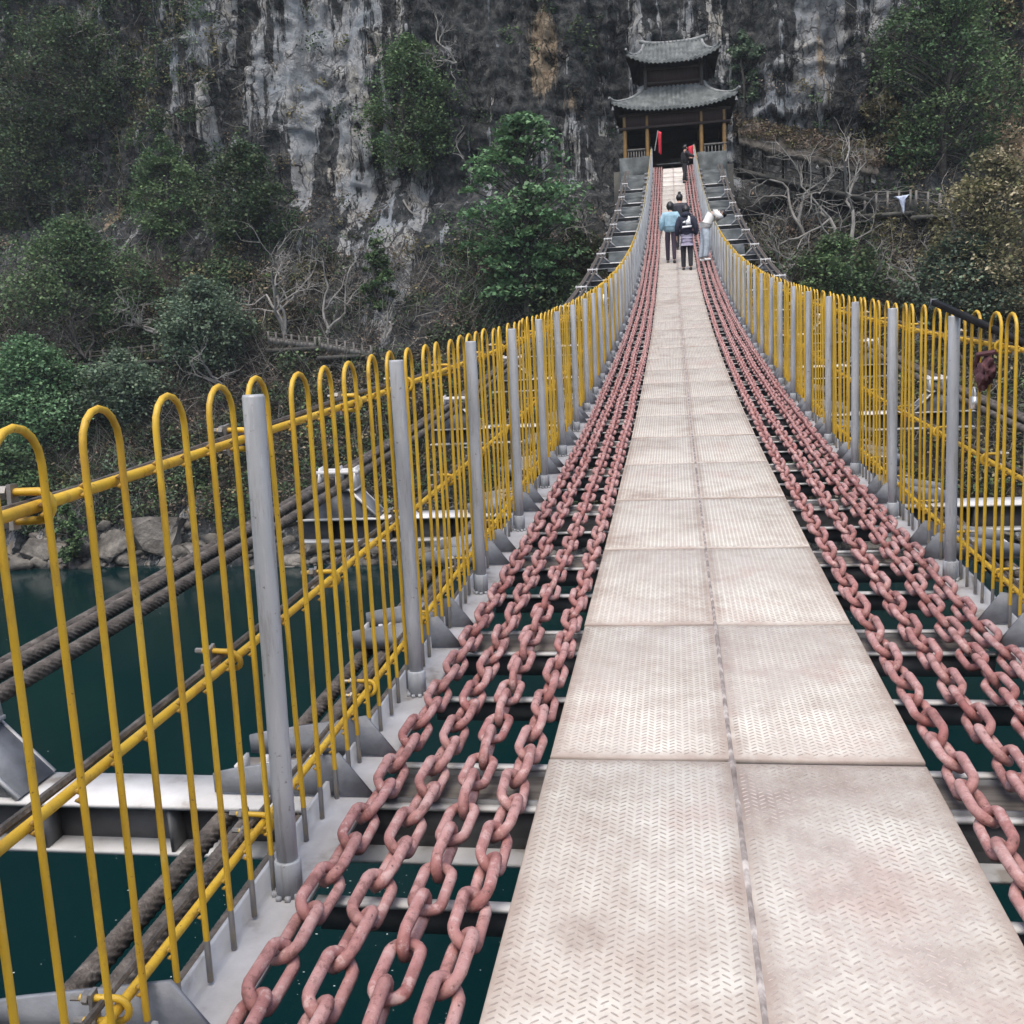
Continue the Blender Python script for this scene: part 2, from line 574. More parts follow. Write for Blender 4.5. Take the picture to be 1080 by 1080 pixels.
def ybank(x, z):
    x, z = np.broadcast_arrays(np.asarray(x, float), np.asarray(z, float))
    y = np.interp(z, PZ, PY)
    cl = sstep(6, 13, z)
    low = 1 - cl
    rdg = np.abs(2 * fbm(x * .62, 4.4, z * .11, 4, 29) - 1)
    y = y + cl * ((fbm(x * .11, 3.1, z * .035, 4, 11) - .5) * 7 + (fbm(x * .55, 9.2, z * .1, 4, 23) - .5) * 2.6 + (fbm(x * .9, .3, z * .9, 3, 31) - .5) * .9)
    y = y + cl * (rdg * 2.2 - .5) + cl * (np.abs(2 * fbm(x * .5 + z * .2, 7.1, z * .7, 4, 37) - 1) - .3) * 1.1
    # horizontal ledges in the limestone
    y = y + cl * .7 * (np.floor(z / 5.3 + fbm(x * .12, 1, 2, 2, 5) * 2) * .6 - z / 5.3 * .6)
    y = y + low * ((fbm(x * .16, 2.2, z * .16, 4, 41) - .5) * 4.5 + (fbm(x * .8, 5.5, z * .8, 4, 51) - .5) * 1.6 + np.abs(2 * fbm(x * .5, 1.5, z * .6, 4, 57) - 1) * 1.1)
    g = np.exp(-((x - .3) / 6.5) ** 2) * sstep(9.5, 12.5, z)
    y = y + 3.0 * g
    g2 = np.exp(-((x - 9) / 6.) ** 2) * sstep(9., 12., z) * (1 - sstep(15, 18, z))
    return y + 1.6 * g2


def hit(px, py):
    v = ray(px, py)
    t = np.linspace(50, 92, 500)
    P = EYE[None, :] + v[None, :] * (t / v[1])[:, None]
    d = P[:, 1] - ybank(P[:, 0], P[:, 2])
    k = np.where(d > 0)[0]
    return P[k[0]] if len(k) else P[-1]


def pxs(y):
    return y / CAM['f']        # size of one picture pixel at distance y


def grid_mesh(name, X, Y, Z, C, mat, smooth=True, kind='structure'):
    nz, nx = X.shape
    me = bpy.data.meshes.new(name)
    V = np.stack([X, Y, Z], -1).reshape(-1, 3)
    i = np.arange(nz * nx).reshape(nz, nx)
    q = np.stack([i[:-1, :-1], i[:-1, 1:], i[1:, 1:], i[1:, :-1]], -1).reshape(-1, 4)
    raw_mesh(me, V, q.ravel().astype(np.int32), np.full(len(q), 4, np.int32))
    if C is not None: set_col(me, C.reshape(-1, 4))
    me.materials.append(mat)
    if smooth: me.polygons.foreach_set('use_smooth', np.ones(len(me.polygons), bool))
    o = link_obj(name, me)
    o['kind'] = kind
    return o


def build_cliff():
    xs = np.arange(-76, 58, .17)
    zs = np.arange(-13, 44, .17)
    X, Z = np.meshgrid(xs, zs)
    Y = ybank(X, Z)
    pale = .16 * sstep(6, 12, Z) * (.3 + 1.4 * fbm(X * .07, 2, Z * .04, 3, 13))
    tan = np.zeros_like(X)
    k = 78 / CAM['f']
    for px, py, rx, ry, s in [(215, 15, 38, 55, .55), (345, 45, 55, 75, .75), (300, 95, 40, 65, .42), (385, 165, 26, 85, .38), (322, 170, 12, 60, .45),
                              (228, 115, 12, 55, .5), (433, 250, 10, 80, .42), (440, 310, 22, 55, .6), (395, 255, 16, 60, .35), (455, 240, 12, 70, .3), (671, 30, 6, 50, .75), (735, 25, 26, 35, .4),
                              (866, 30, 9, 50, .6), (925, 30, 8, 55, .6), (888, 20, 35, 40, .42), (835, 95, 42, 42, .42), (820, 20, 10, 40, .3),
                              (1062, 150, 20, 25, .35), (560, 150, 40, 40, .2), (610, 150, 30, 30, .2), (480, 60, 30, 40, .12), (720, 20, 40, 40, .2)]:
        c = at(px, py, 78)
        pale += 1.25 * s * np.exp(-(np.abs((X - c[0]) / (rx * k)) ** 2.6 + np.abs((Z - c[2]) / (ry * k)) ** 2.6))
    for px, py, rx, ry, s in [(571, 55, 17, 48, 1.3), (608, 108, 22, 14, .45), (738, 22, 24, 28, .5), (1062, 120, 26, 60, .5), (130, 225, 6, 26, 1.0), (866, 30, 6, 36, .5),
                              (1040, 160, 40, 30, .4), (222, 25, 25, 22, .3), (860, 95, 40, 40, .3), (85, 30, 25, 30, .2)]:
        c = at(px, py, 78)
        tan += s * np.exp(-(np.abs((X - c[0]) / (rx * k)) ** 2.6 + np.abs((Z - c[2]) / (ry * k)) ** 2.6))
    rock = (1 - sstep(-8.4, -6.2, Z + (fbm(X * .3, 0, Z * .3, 3, 77) - .5) * 4))
    pale += rock * .3
    tan += rock * .28
    foot = np.exp(-((X + 19.5) / 5.5) ** 4)
    soil = (1 - sstep(5, 11, Z + 6.5 * foot + (fbm(X * .2, 3, Z * .2, 3, 81) - .5) * 9)) * (1 - rock)
    C = np.stack([np.clip(pale, 0, 1.5), np.clip(tan, 0, 1.5), np.clip(soil, 0, 1), np.ones_like(X)], -1)
    grid_mesh('cliff', X, Y, Z, C, MT['cliff'])
    # the near wall of the gorge, behind the viewer
    xs = np.arange(-110, 100, 1.6)
    zs = np.arange(-13, 13, 1.6)
    X, Z = np.meshgrid(xs, zs)
    Y = -26 - .12 * Z + (fbm(X * .08, 1.7, Z * .05, 4, 91) - .5) * 9
    C = np.stack([np.full_like(X, .1), np.full_like(X, .1), np.full_like(X, .3), np.ones_like(X)], -1)
    grid_mesh('cliff_behind', X[:, ::-1], Y[:, ::-1], Z[:, ::-1], C, MT['cliff'])
    # riverbed and water reach far along the gorge
    mb = MB()
    n = 24
    xs = np.linspace(-500, 500, n + 1)
    V = [(x, y, WZ) for y in (-60, 100) for x in xs]
    mb.add(V, [(i, i + 1, n + 2 + i, n + 1 + i) for i in range(n)])
    o = mb.build('river', MT['water'])
    o['kind'] = 'structure'
    mb = MB()
    mb.box((0, 20, -14.2), (1000, 200, .4))
    o = mb.build('riverbed', MT['masonry'])
    o['kind'] = 'structure'


build_cliff()


def floating_foam():
    n = 900
    V, F = [], []
    mb = MB()
    for i in range(n):
        u = random.random()
        if u < .75:
            x, y = random.uniform(-14, 4), random.uniform(4, 24)
        else:
            x, y = random.uniform(-45, 10), random.uniform(10, 56)
        r = random.choice([.008, .012, .018, .03]) * random.uniform(.6, 1.3)
        k = random.randint(4, 6)
        a0 = random.random() * 6
        e = random.uniform(.4, 1)
        pts = [(x + r * math.cos(a0 + j * 2 * PI / k) * random.uniform(.7, 1.2), y + e * r * math.sin(a0 + j * 2 * PI / k), WZ + .012) for j in range(k)]
        top = [(x, y, WZ + .02)]
        mb.add(pts + top, [(j, (j + 1) % k, k) for j in range(k)])
    o = mb.build('floating_foam', MT['foam'])
    tag(o, 'small white foam flecks drifting on the dark green river', 'foam', kind='stuff')


floating_foam()

# ------------------------------------------------------------------ walkway plates
PL = 1.415
PY0 = 3.27 - 2 * PL


def plate_mesh(side, treads):
    mb = MB()
    w, l, t = .601, PL - .019, .022
    # slab with softened top edge
    b = .004
    V = []
    for (dx, dz) in ((0, -t), (0, -b), (b, 0)):
        V += [(-w / 2 + dx, -l / 2 + dx, dz), (w / 2 - dx, -l / 2 + dx, dz), (w / 2 - dx, l / 2 - dx, dz), (-w / 2 + dx, l / 2 - dx, dz)]
    F = [(0, 3, 2, 1), (8, 9, 10, 11)]
    for k in (0, 4):
        for j in range(4):
            F.append((k + j, k + (j + 1) % 4, k + 4 + (j + 1) % 4, k + 4 + j))
    mb.add(V, F)
    if treads:
        p = .0242
        nx, ny = int((w - .02) / p), int((l - .02) / p)
        for i in range(nx):
            for j in range(ny):
                cx = (i - (nx - 1) / 2) * p
                cy = (j - (ny - 1) / 2) * p + (p / 2 if i % 2 else 0)
                if abs(cy) > l / 2 - .02: continue
                a = R_(37) if i % 2 == 0 else R_(-37)
                ca, sa = math.cos(a), math.sin(a)
                V = []
                for sc_, z in ((1, .0002), (.62, .0022)):
                    for (ex, ey) in ((-.0122, 0), (-.0085, -.0018), (.0085, -.0018), (.0122, 0), (.0085, .0018), (-.0085, .0018)):
                        x, y = ex * (sc_ + 1) / 2, ey * sc_
                        V.append((cx + x * ca - y * sa, cy + x * sa + y * ca, z))
                F = [(6, 7, 8, 9, 10, 11)] + [(q, (q + 1) % 6, 6 + (q + 1) % 6, 6 + q) for q in range(6)]
                mb.add(V, F, 1)
    me = bpy.data.meshes.new('deck_plate')
    fast_mesh(me, np.concatenate(mb.v), mb.f, mb.mi)
    me.materials.append(MT['deck'])
    me.materials.append(MT['tread'])
    return me


def build_walkway():
    root = empty('walkway', (0, 0, 0), 'pale walkway of two rows of treaded steel plates down the middle of the bridge', 'walkway')
    m1, m0 = plate_mesh(0, True), plate_mesh(0, False)
    for k in range(45):
        yc = PY0 + (k + .5) * PL
        for s in (-1, 1):
            o = link_obj('deck_plate', m1 if yc < 58 else m0, root)
            jy = random.uniform(-.008, .008)
            o.location = (s * .306 + random.uniform(-.002, .002), yc + jy, zd(yc) + random.uniform(-.003, .002))
            o.rotation_euler = (math.atan(sl(yc)), R_(random.uniform(-.25, .25)), R_(random.uniform(-.12, .12)))
            near = {(0, 1): .9, (1, 1): 1.0, (0, -1): .3, (1, -1): .35, (2, 1): .6, (2, -1): .5, (3, -1): .35, (3, 1): .25, (4, -1): .2}
            o['wear'] = near.get((k, s), random.choice([0, .05, .12, .2]))
    # sealing strip along the middle seam
    mb = MB()
    ys = np.arange(PY0, PY0 + 45 * PL, .06)
    z = zd(ys)
    wv = .007 + .006 * np.array([random.random() for _ in ys]) + .005 * (vnoise(ys * 1.3, 0, 0, 3))
    xo = .004 * (vnoise(ys * 2, 5, 0, 8) - .5)
    V = np.concatenate([np.stack([xo - wv, ys, z - .006], -1), np.stack([xo, ys, z + .005], -1), np.stack([xo + wv, ys, z - .006], -1)])
    n = len(ys)
    F = []
    for i in range(n - 1):
        F += [(i, n + i, n + i + 1, i + 1), (n + i, 2 * n + i, 2 * n + i + 1, n + i + 1)]
    mb.add(V, F)
    mb.build('seam_strip', MT['seam'], root)


build_walkway()

# ------------------------------------------------------------------ anchor chains
LP, LR, LW = .170, .0155, .0365


def link_mesh(nseg, nring):
    mb = MB()
    hs = (LP + 2 * LR) / 2 - LW
    pts = []
    for i in range(nseg // 2):
        a = -PI / 2 + PI * i / (nseg // 2 - 1)
        pts.append((hs + LW * math.cos(a), LW * math.sin(a), 0))
    for i in range(nseg // 2):
        a = PI / 2 + PI * i / (nseg // 2 - 1)
        pts.append((-hs + LW * math.cos(a), LW * math.sin(a), 0))
    P = np.array(pts)
    # forged rods are never quite even
    r = LR * (1 + .05 * np.sin(np.arange(len(P)) * 1.7))
    mb.tube(P, r, nring, closed=True)
    return mb


def build_chains():
    near = link_mesh(18, 10)
    nme = bpy.data.meshes.new('link')
    fast_mesh(nme, np.concatenate(near.v), near.f, near.mi)
    nme.materials.append(MT['chain'])
    nme.polygons.foreach_set('use_smooth', np.ones(len(nme.polygons), bool))
    far = link_mesh(10, 5)
    fv, ff = np.concatenate(far.v), far.f
    xl = [-1.085, -.955, -.818, -.672]
    xr = [.675, .842, 1.0, 1.125]
    words = {(-1, 0): 'pink painted chain running right beside the left fence', (-1, 1): 'second pink chain in from the left fence',
             (-1, 2): 'third pink chain in from the left fence, beside the innermost one', (-1, 3): 'innermost pink chain along the left edge of the walkway',
             (1, 0): 'innermost pink chain along the right edge of the walkway', (1, 1): 'second pink chain out from the right edge of the walkway',
             (1, 2): 'third pink chain out from the walkway, inside the one by the right fence', (1, 3): 'pink painted chain running right beside the right fence'}
    ci = 0
    for s, xs in ((-1, xl), (1, xr)):
        for k, x in enumerate(xs):
            ci += 1
            root = empty('chain', (x, 0, 0), words[(s, k)], 'chain', 'pink chains laid along both sides of the walkway')
            base = {1: 42, 2: 50, 3: 12, 4: 30}.get(ci, random.uniform(25, 60))
            y = .55 + random.uniform(0, LP)
            i = 0
            FV, FF, n = [], [], 0
            while y < 64.5:
                th = math.atan(sl(y))
                roll = base + 26 * (2 * vnoise(y * .5, ci * 7.1, 0, 4) - 1) + random.uniform(-7, 7) + (90 if i % 2 else 0)
                dx = .035 * (float(vnoise(y * .45, ci * 3.3, 0, 9)) - .5) + random.uniform(-.003, .003)
                yaw = random.uniform(-2.5, 2.5) + 90
                rr = R_(roll)
                hh = LW * abs(math.sin(rr)) + LR
                z = zd(y) - .015 + max(.045, .6 * hh + .02)
                Mx = Matrix.Translation((dx, y, z)) @ Matrix.Rotation(th, 4, 'X') @ Matrix.Rotation(R_(yaw), 4, 'Z') @ Matrix.Rotation(rr, 4, 'X')
                if i < 96:
                    o = link_obj('link', nme, root)
                    o.matrix_basis = Mx
                else:
                    A = np.array(Mx)
                    FV.append(fv @ A[:3, :3].T + A[:3, 3])
                    FF += [tuple(q + n for q in f) for f in ff]
                    n += len(fv)
                y += LP * math.cos(th)
                i += 1
            me = bpy.data.meshes.new('distant_links')
            fast_mesh(me, np.concatenate(FV), FF)
            me.materials.append(MT['chain'])
            me.polygons.foreach_set('use_smooth', np.ones(len(me.polygons), bool))
            o = link_obj('distant_links', me, root)
            o['kind'] = 'stuff'


build_chains()

# ------------------------------------------------------------------ bridge frame: edge strips, crossbars, rope stubs
SP = 1.415
ST0 = 2.99                      # stations of the stubs
PO_L, PO_R = 2.42, 2.56         # first posts


def along(mb, prof, y0, y1, step=.35, m=0):
    """sweep a closed (x, dz) profile along the sagging deck"""
    ys = np.arange(y0, y1 + step, step)
    n = len(prof)
    V = []
    for y in ys:
        for (x, dz) in prof: V.append((x, y, zd(y) + dz))
    F = []
    for i in range(len(ys) - 1):
        for j in range(n):
            j2 = (j + 1) % n
            F.append((i * n + j, i * n + j2, (i + 1) * n + j2, (i + 1) * n + j))
    F.append(tuple(range(n)))
    F.append(tuple((len(ys) - 1) * n + j for j in range(n - 1, -1, -1)))
    mb.add(V, F, m)


def frame_local(y):
    """rotation that lays a piece on the deck slope at y"""
    t = math.atan(sl(y))
    c, s = math.cos(t), math.sin(t)
    return np.array([[1, 0, 0], [0, c, -s], [0, s, c]])


def build_frame():
    root = empty('bridge_frame', (0, 0, 0), 'grey welded steel frame of crossbars and edge strips under the walkway', 'bridge frame')
    for s in (-1, 1):
        mb = MB()
        prof = [(s * 1.145, -.022), (s * 1.145, -.004), (s * 1.272, -.004), (s * 1.272, .052), (s * 1.284, .052), (s * 1.284, -.022)]
        if s < 0: prof = prof[::-1]
        along(mb, prof, -1.0, 64.5, .3)
        mb.build('edge_strip', MT['steel'], root)
    # one channel at each post
    for k in range(-1, 44):
        y = PO_L + SP * k + .02
        mb = MB()
        r = frame_local(y)
        c = np.array([0, y, zd(y)])
        mb.box(c + r @ np.array([0, .0, -.034]), (2.28, .036, .012), 0, r)
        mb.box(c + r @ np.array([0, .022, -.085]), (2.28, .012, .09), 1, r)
        mb.build('crossbar', [MT['steel'], MT['steel_dark']], root)
    # twin crossbars with a weathered plank between, and rope stubs, at each station
    for k in range(-1, 43):
        y = ST0 + .125 + SP * k
        r = frame_local(y)
        c = np.array([0, y, zd(y)])
        mb = MB()
        for d in (-.145, .145):
            mb.box(c + r @ np.array([0, d, -.034]), (2.28, .030, .012), 0, r)
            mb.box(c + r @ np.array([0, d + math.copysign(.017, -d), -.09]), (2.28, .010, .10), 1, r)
        mb.build('crossbar_pair', [MT['steel'], MT['steel_dark']], root)
        mb = MB()
        mb.box(c + r @ np.array([0, 0, -.06]), (2.26, .20, .03), 0, r)
        mb.build('plank', MT['wood'], root)
        for s in (-1, 1):
            mb = MB()
            # base plate over the ropes
            mb.box(c + r @ np.array([s * 1.475, 0, -.010]), (.375, .25, .014), 1, r)
            for d in (-.148, .148):
                prof = [(s * 1.13, .002), (s * 1.235, .145), (s * 1.60, .085), (s * 1.665, .07), (s * 1.665, .004)]
                if s < 0: prof = prof[::-1]
                m2 = MB()
                m2.prism(prof, .012)
                V = (np.concatenate(m2.v) + np.array([0, d, 0])) @ r.T + c
                mb.add(V, m2.f, 0)
            # upright fins and bolts that clip the ropes
            for xx in (1.35, 1.50, 1.61):
                mb.box(c + r @ np.array([s * xx, -.05, .035]), (.010, .10, .075), 2, r)
            for xx in (1.40, 1.56):
                p = c + r @ np.array([s * xx, .03, .0])
                mb.tube([p, p + r @ np.array([0, 0, .05])], .012, 6, 2)
                mb.tube([p + r @ np.array([0, 0, .012]), p + r @ np.array([0, 0, .028])], .022, 6, 2)
            mb.build('rope_stub', [MT['gusset'], MT['rust'], MT['steel']], root)
    # tie plates on the strip between post bays
    mb = MB()
    return root


build_frame()


def rank(k):
    return ['nearest', 'second', 'third', 'fourth', 'fifth', 'sixth', 'seventh', 'eighth', 'ninth', 'tenth', 'eleventh', 'twelfth', 'thirteenth', 'fourteenth', 'fifteenth'][k]


def build_beams():
    n = 0
    for k in range(0, 45, 3):
        y = ST0 + SP * k
        if y > 60: break
        z0 = zd(y)
        if n == 0: lab = 'long grey cross beam passing under the left fence nearest the camera'
        elif n == 1: lab = 'second grey cross beam from the camera, its saddle bracket seen through the left fence'
        else: lab = '%s grey cross beam with rope saddles, counting from the near end of the bridge' % rank(n)
        root = empty('cross_beam', (0, y, z0), lab, 'cross beam', 'cross beams that carry the bridge on its side ropes')
        r = frame_local(y)
        mb = MB()
        L = 5.9
        for s in (-1, 1):
            mb.box((s * 2.13, 0, -.0125), (1.66, .22, .015), 0)
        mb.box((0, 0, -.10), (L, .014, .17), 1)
        mb.box((0, 0, -.185), (L - .02, .19, .014), 0)
        mb.v = [v @ r.T for v in mb.v]
        mb.build('beam', [MT['steel'], MT['steel_dark']], root)
        for x in (-2.7, -2.25, -1.8, 1.8, 2.25, 2.7):
            mb = MB()
            mb.box((x, -.05, -.099), (.012, .086, .156), 0)
            mb.v = [v @ r.T for v in mb.v]
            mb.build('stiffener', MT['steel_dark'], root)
        for s in (-1, 1):
            xc = s * 2.62
            mb = MB()
            for d in (-.075, .075):
                m2 = MB()
                m2.prism([(xc - .29, -.004), (xc + .29, -.004), (xc + .10, .20), (xc - .10, .20)], .012)
                mb.add(np.concatenate(m2.v) + np.array([0, d, 0]), m2.f, 0)
            # sloping rib plates with pale edges
            for a, b in (((xc + .30, 0), (xc + .10, .21)), ((xc - .30, 0), (xc - .10, .21))):
                A, B = np.array([a[0], 0, a[1]]), np.array([b[0], 0, b[1]])
                dv = B - A
                L2 = np.linalg.norm(dv)
                ang = math.atan2(dv[2], dv[0])
                ca, sa = math.cos(ang), math.sin(ang)
                mb.box((A + B) / 2, (L2, .19, .012), 0, [[ca, 0, -sa], [0, 1, 0], [sa, 0, ca]])
                for e in (-.10, .10):
                    mb.box((A + B) / 2 + np.array([0, e, 0]), (L2, .012, .018), 1, [[ca, 0, -sa], [0, 1, 0], [sa, 0, ca]])
            mb.box((xc, 0, .205), (.30, .20, .014), 1)
            mb.v = [v @ r.T for v in mb.v]
            br = mb.build('saddle_bracket', [MT['gusset'], MT['steel']], root)
            mb = MB()
            for xx in (-.135, 0, .135):
                prof = [(-.10, .212), (.10, .212), (.085, .36), (-.03, .36)]
                m2 = MB()
                m2.prism(prof, .014, 'x')
                mb.add(np.concatenate(m2.v) + np.array([xc + xx, 0, 0]), m2.f, 0)
            mb.tube([(xc - .16, -.03, .325), (xc + .16, -.03, .325)], .018, 6, 0)
            mb.tube([(xc - .16, .06, .325), (xc + .16, .06, .325)], .018, 6, 0)
            mb.v = [v @ r.T for v in mb.v]
            mb.build('rope_clamp', MT['steel'], br)
        n += 1


build_beams()


# ------------------------------------------------------------------ wire ropes
def build_rope(x, dz, rad, label, phase):
    ys = []
    y = .6 if x < 0 else 3.5
    while y < 63:
        ys.append(y)
        if x < 0: y += .0055 if y < 6.5 else (.013 if y < 12 else (.06 if y < 18 else .3))
        else: y += .014 if y < 12 else (.06 if y < 18 else .3)
    ys = np.array(ys)
    ns = 8
    na = 32
    a = np.arange(na) * 2 * PI / na
    pitch = rad * 8.6
    tw = -2 * PI * ys / pitch + phase
    detail = np.where(ys < 12, 1, np.where(ys < 18, .5, .0))
    # each strand is a bulge of the outline that winds along the rope
    ph = ns * (a[None, :] - tw[:, None] / 1.0)
    rr = rad * (1.04 - .26 * detail[:, None] * (1 - np.abs(np.cos(ph / 2))))
    zz = zd(ys)
    t = np.arctan(sl(ys))
    X = x + rr * np.cos(a)[None, :]
    u = rr * np.sin(a)[None, :]
    Yv = ys[:, None] - u * np.sin(t)[:, None]
    Zv = (zz + dz)[:, None] + u * np.cos(t)[:, None]
    V = np.stack([X, Yv, Zv], -1)
    n = len(ys)
    me = bpy.data.meshes.new('wire_rope')
    i = np.arange(n * na).reshape(n, na)
    j = np.roll(i, -1, 1)
    q = np.stack([i[:-1], j[:-1], j[1:], i[1:]], -1).reshape(-1, 4)
    flat = np.concatenate([q.ravel(), i[0], i[-1][::-1]]).astype(np.int32)
    raw_mesh(me, V.reshape(-1, 3), flat, np.concatenate([np.full(len(q), 4), [na, na]]).astype(np.int32))
    me.materials.append(MT['rope'])
    me.polygons.foreach_set('use_smooth', np.ones(len(me.polygons), bool))
    o = link_obj('wire_rope', me)
    tag(o, label, 'wire rope', 'thick twisted wire ropes that carry the bridge')


for s, w in ((-1, 'left'), (1, 'right')):
    build_rope(s * 2.765, .238, .031, 'outermost of three thick wire ropes over the saddle brackets beyond the %s fence' % w, 1.9)
    build_rope(s * 2.70, .245, .031, 'middle thick wire rope over the saddle brackets beyond the %s fence' % w, .3)
    build_rope(s * 2.555, .245, .032, 'inner of the thick wire ropes over the saddle brackets beyond the %s fence' % w, 1.1)
    build_rope(s * 1.61, -.052, .031, 'twisted wire rope under the stubs of the %s fence, farthest from the walkway' % w, .7)
    build_rope(s * 1.515, -.052, .031, 'twisted wire rope under the stubs of the %s fence, middle of three' % w, 2.1)
    build_rope(s * 1.345, -.055, .033, 'twisted wire rope tucked close beneath the edge strip of the %s fence' % w, 2.9)

# ------------------------------------------------------------------ guard fences
HP = .2625
HB = HP / 4


def hoop_points(hy, z0):
    pts = []
    top = 1.345
    arch = top - HB * 1.05
    pts.append((0, -HB, -.003))
    for z in (.10, .2, .5, .9, arch - .05): pts.append((0, -HB, z))
    for i in range(9):
        a = PI - PI * i / 8
        pts.append((0, HB * math.cos(a), arch + HB * 1.05 * math.sin(a)))
    for z in (arch - .05, .9, .5, .2, .10): pts.append((0, HB, z))
    pts.append((0, HB, -.003))
    return np.array(pts)


def build_fence(s):
    w = 'left' if s < 0 else 'right'
    lab = 'yellow hooped guard fence with grey posts along the %s side of the bridge' % w
    root = empty('guard_fence', (0, 0, 0), lab, 'fence', 'yellow guard fences along the bridge')
    xb, xr, xp = s * 1.252, s * 1.284, s * 1.203
    # posts
    mb = MB()
    zs = [-.004, .3, .9, 1.315, 1.322]
    mb.tube([(0, 0, z) for z in zs], [.0278, .0278, .0278, .0278, .0258], 20)
    pme = bpy.data.meshes.new('post')
    fast_mesh(pme, np.concatenate(mb.v), mb.f)
    pme.materials.append(MT['post'])
    for p in pme.polygons: p.use_smooth = len(p.vertices) == 4
    mb = MB()
    mb.tube([(0, 0, -.004), (0, 0, .092), (0, 0, .096)], [.0355, .0355, .0325], 20)
    for i in range(9):                       # lumpy weld round the foot
        a = i * 2 * PI / 9
        mb.box((.038 * math.cos(a), .038 * math.sin(a), .0), (.014, .014, .012 + .004 * (i % 3)), 0)
    cme = bpy.data.meshes.new('post_collar')
    fast_mesh(cme, np.concatenate(mb.v), mb.f)
    cme.materials.append(MT['post'])
    for p in cme.polygons: p.use_smooth = len(p.vertices) == 4
    y = (PO_L if s < 0 else PO_R) - 2 * SP
    while y < 64:
        o = link_obj('post', pme, root, (xp, y, zd(y)))
        o.rotation_euler = (R_(random.uniform(-.5, .5)), R_(random.uniform(-.7, .7)), random.random())
        link_obj('post_collar', cme, o)
        y += SP
    # hoops: the 100 nearest are parts, the far rest is one
    def hoop_mb(n1, nring):
        mb = MB()
        P = hoop_points(0, 0)
        if n1: P = P[[0, 1, 4, 6, 8, 10, 12, 14, 17, 18]]
        mb.tube(P, .0074, nring, 0)
        if not n1:                           # weld beads where the bars meet the rails
            for hz in (1.195, .66, .165):
                for q in (-HB, HB):
                    for dz in (-.009, .009):
                        mb.tube([(s * .006, q, hz + dz - .006), (s * .011, q, hz + dz), (s * .006, q, hz + dz + .006)], [.002, .0075, .002], 5, 2)
        V, F = np.concatenate(mb.v), mb.f
        mi = []
        src = mb.mi
        for fi_, f in enumerate(F):
            zc = np.mean([V[i][2] for i in f])
            mi.append(2 if src[fi_] == 2 else (1 if zc < .10 else 0))
        return V, F, mi
    V, F, mi = hoop_mb(False, 10)
    hme = bpy.data.meshes.new('hoop')
    fast_mesh(hme, V, F, mi)
    hme.materials.append(MT['yellow'])
    hme.materials.append(MT['bare'])
    hme.materials.append(MT['weld'])
    hme.polygons.foreach_set('use_smooth', np.ones(len(hme.polygons), bool))
    y = (-.26 if s < 0 else 2.0) + .045
    if s < 0:
        y = 1.578 - 4 * HP
    k = 0
    FV, FF, FM, n = [], [], [], 0
    fV, fF, fM = hoop_mb(True, 5)
    while y < 63.8:
        jz = random.uniform(-.006, .006)
        if k < 100:
            o = link_obj('hoop', hme, root, (xb + random.uniform(-.002, .002), y + random.uniform(-.006, .006), zd(y) + jz))
            o.rotation_euler = (R_(random.uniform(-.5, .5)), R_(random.uniform(-.5, .5)), R_(random.uniform(-4, 4)))
        else:
            FV.append(fV + np.array([xb, y, zd(y) + jz]))
            FF += [tuple(q + n for q in f) for f in fF]
            FM += fM if y < 33 else [2 if q == 0 else q for q in fM]  # farthest hoops take the paler colour that imitates haze
            n += len(fV)
        y += HP
        k += 1
    me = bpy.data.meshes.new('distant_hoops')
    fast_mesh(me, np.concatenate(FV), FF, FM)
    me.materials.append(MT['yellow'])
    me.materials.append(MT['bare'])
    me.materials.append(MT['hazed'])
    o = link_obj('distant_hoops', me, root)
    o['kind'] = 'stuff'
    # rails, the thin wire behind them and U-bolts
    for hz in (1.195, .66, .165):
        ys = np.arange(-1.2, 64, .25)
        mb = MB()
        wob = .006 * (vnoise(ys * .8, hz * 9, 0, 6) - .5)
        mb.tube(np.stack([xr + 0 * ys, ys, zd(ys) + hz + wob], -1), .0112, 10, 0, False)
        rail = mb.build('rail', MT['yellow'], root, smooth=True)
        ys = np.arange(-1.2, 30, .12)
        mb = MB()
        tw = ys * 1.7
        mb.tube(np.stack([xr + s * .026 + .004 * np.sin(tw), ys, zd(ys) + hz + .012 + .012 * (vnoise(ys * 1.1, hz, 3, 2) - .5) * 2], -1), .0085, 6, 0, False)
        mb.build('lashing_wire', MT['rope'], rail, smooth=True)
        y = {1.195: 1.66, .66: 2.42 - .05, .165: 1.72}[hz]
        step = .86
        while y < 22:
            z = zd(y) + hz
            mb = MB()
            pts = []
            for i in range(9):
                a = -PI / 2 + PI * i / 8
                pts.append((-s * .024 * math.cos(a), 0, .026 * math.sin(a)))
            pts = [(s * .075, 0, -.026)] + pts + [(s * .075, 0, .026)]
            mb.tube(pts, .0075, 8, 0)
            for dz in (-.026, .026):
                mb.tube([(s * .055, 0, dz), (s * .068, 0, dz)], .014, 6, 1)
                mb.tube([(s * .068, 0, dz), (s * .095, 0, dz)], .007, 6, 1)
            mb.box((s * .048, 0, 0), (.008, .026, .082), 1)
            c = mb.build('u_bolt', [MT['yellow'], MT['nut']], rail, (xr, y, z), smooth=True)
            c.rotation_euler = (R_(random.uniform(-12, 25)), 0, R_(random.uniform(-12, 12)))
            y += step * random.uniform(.85, 1.15)


build_fence(-1)
build_fence(1)


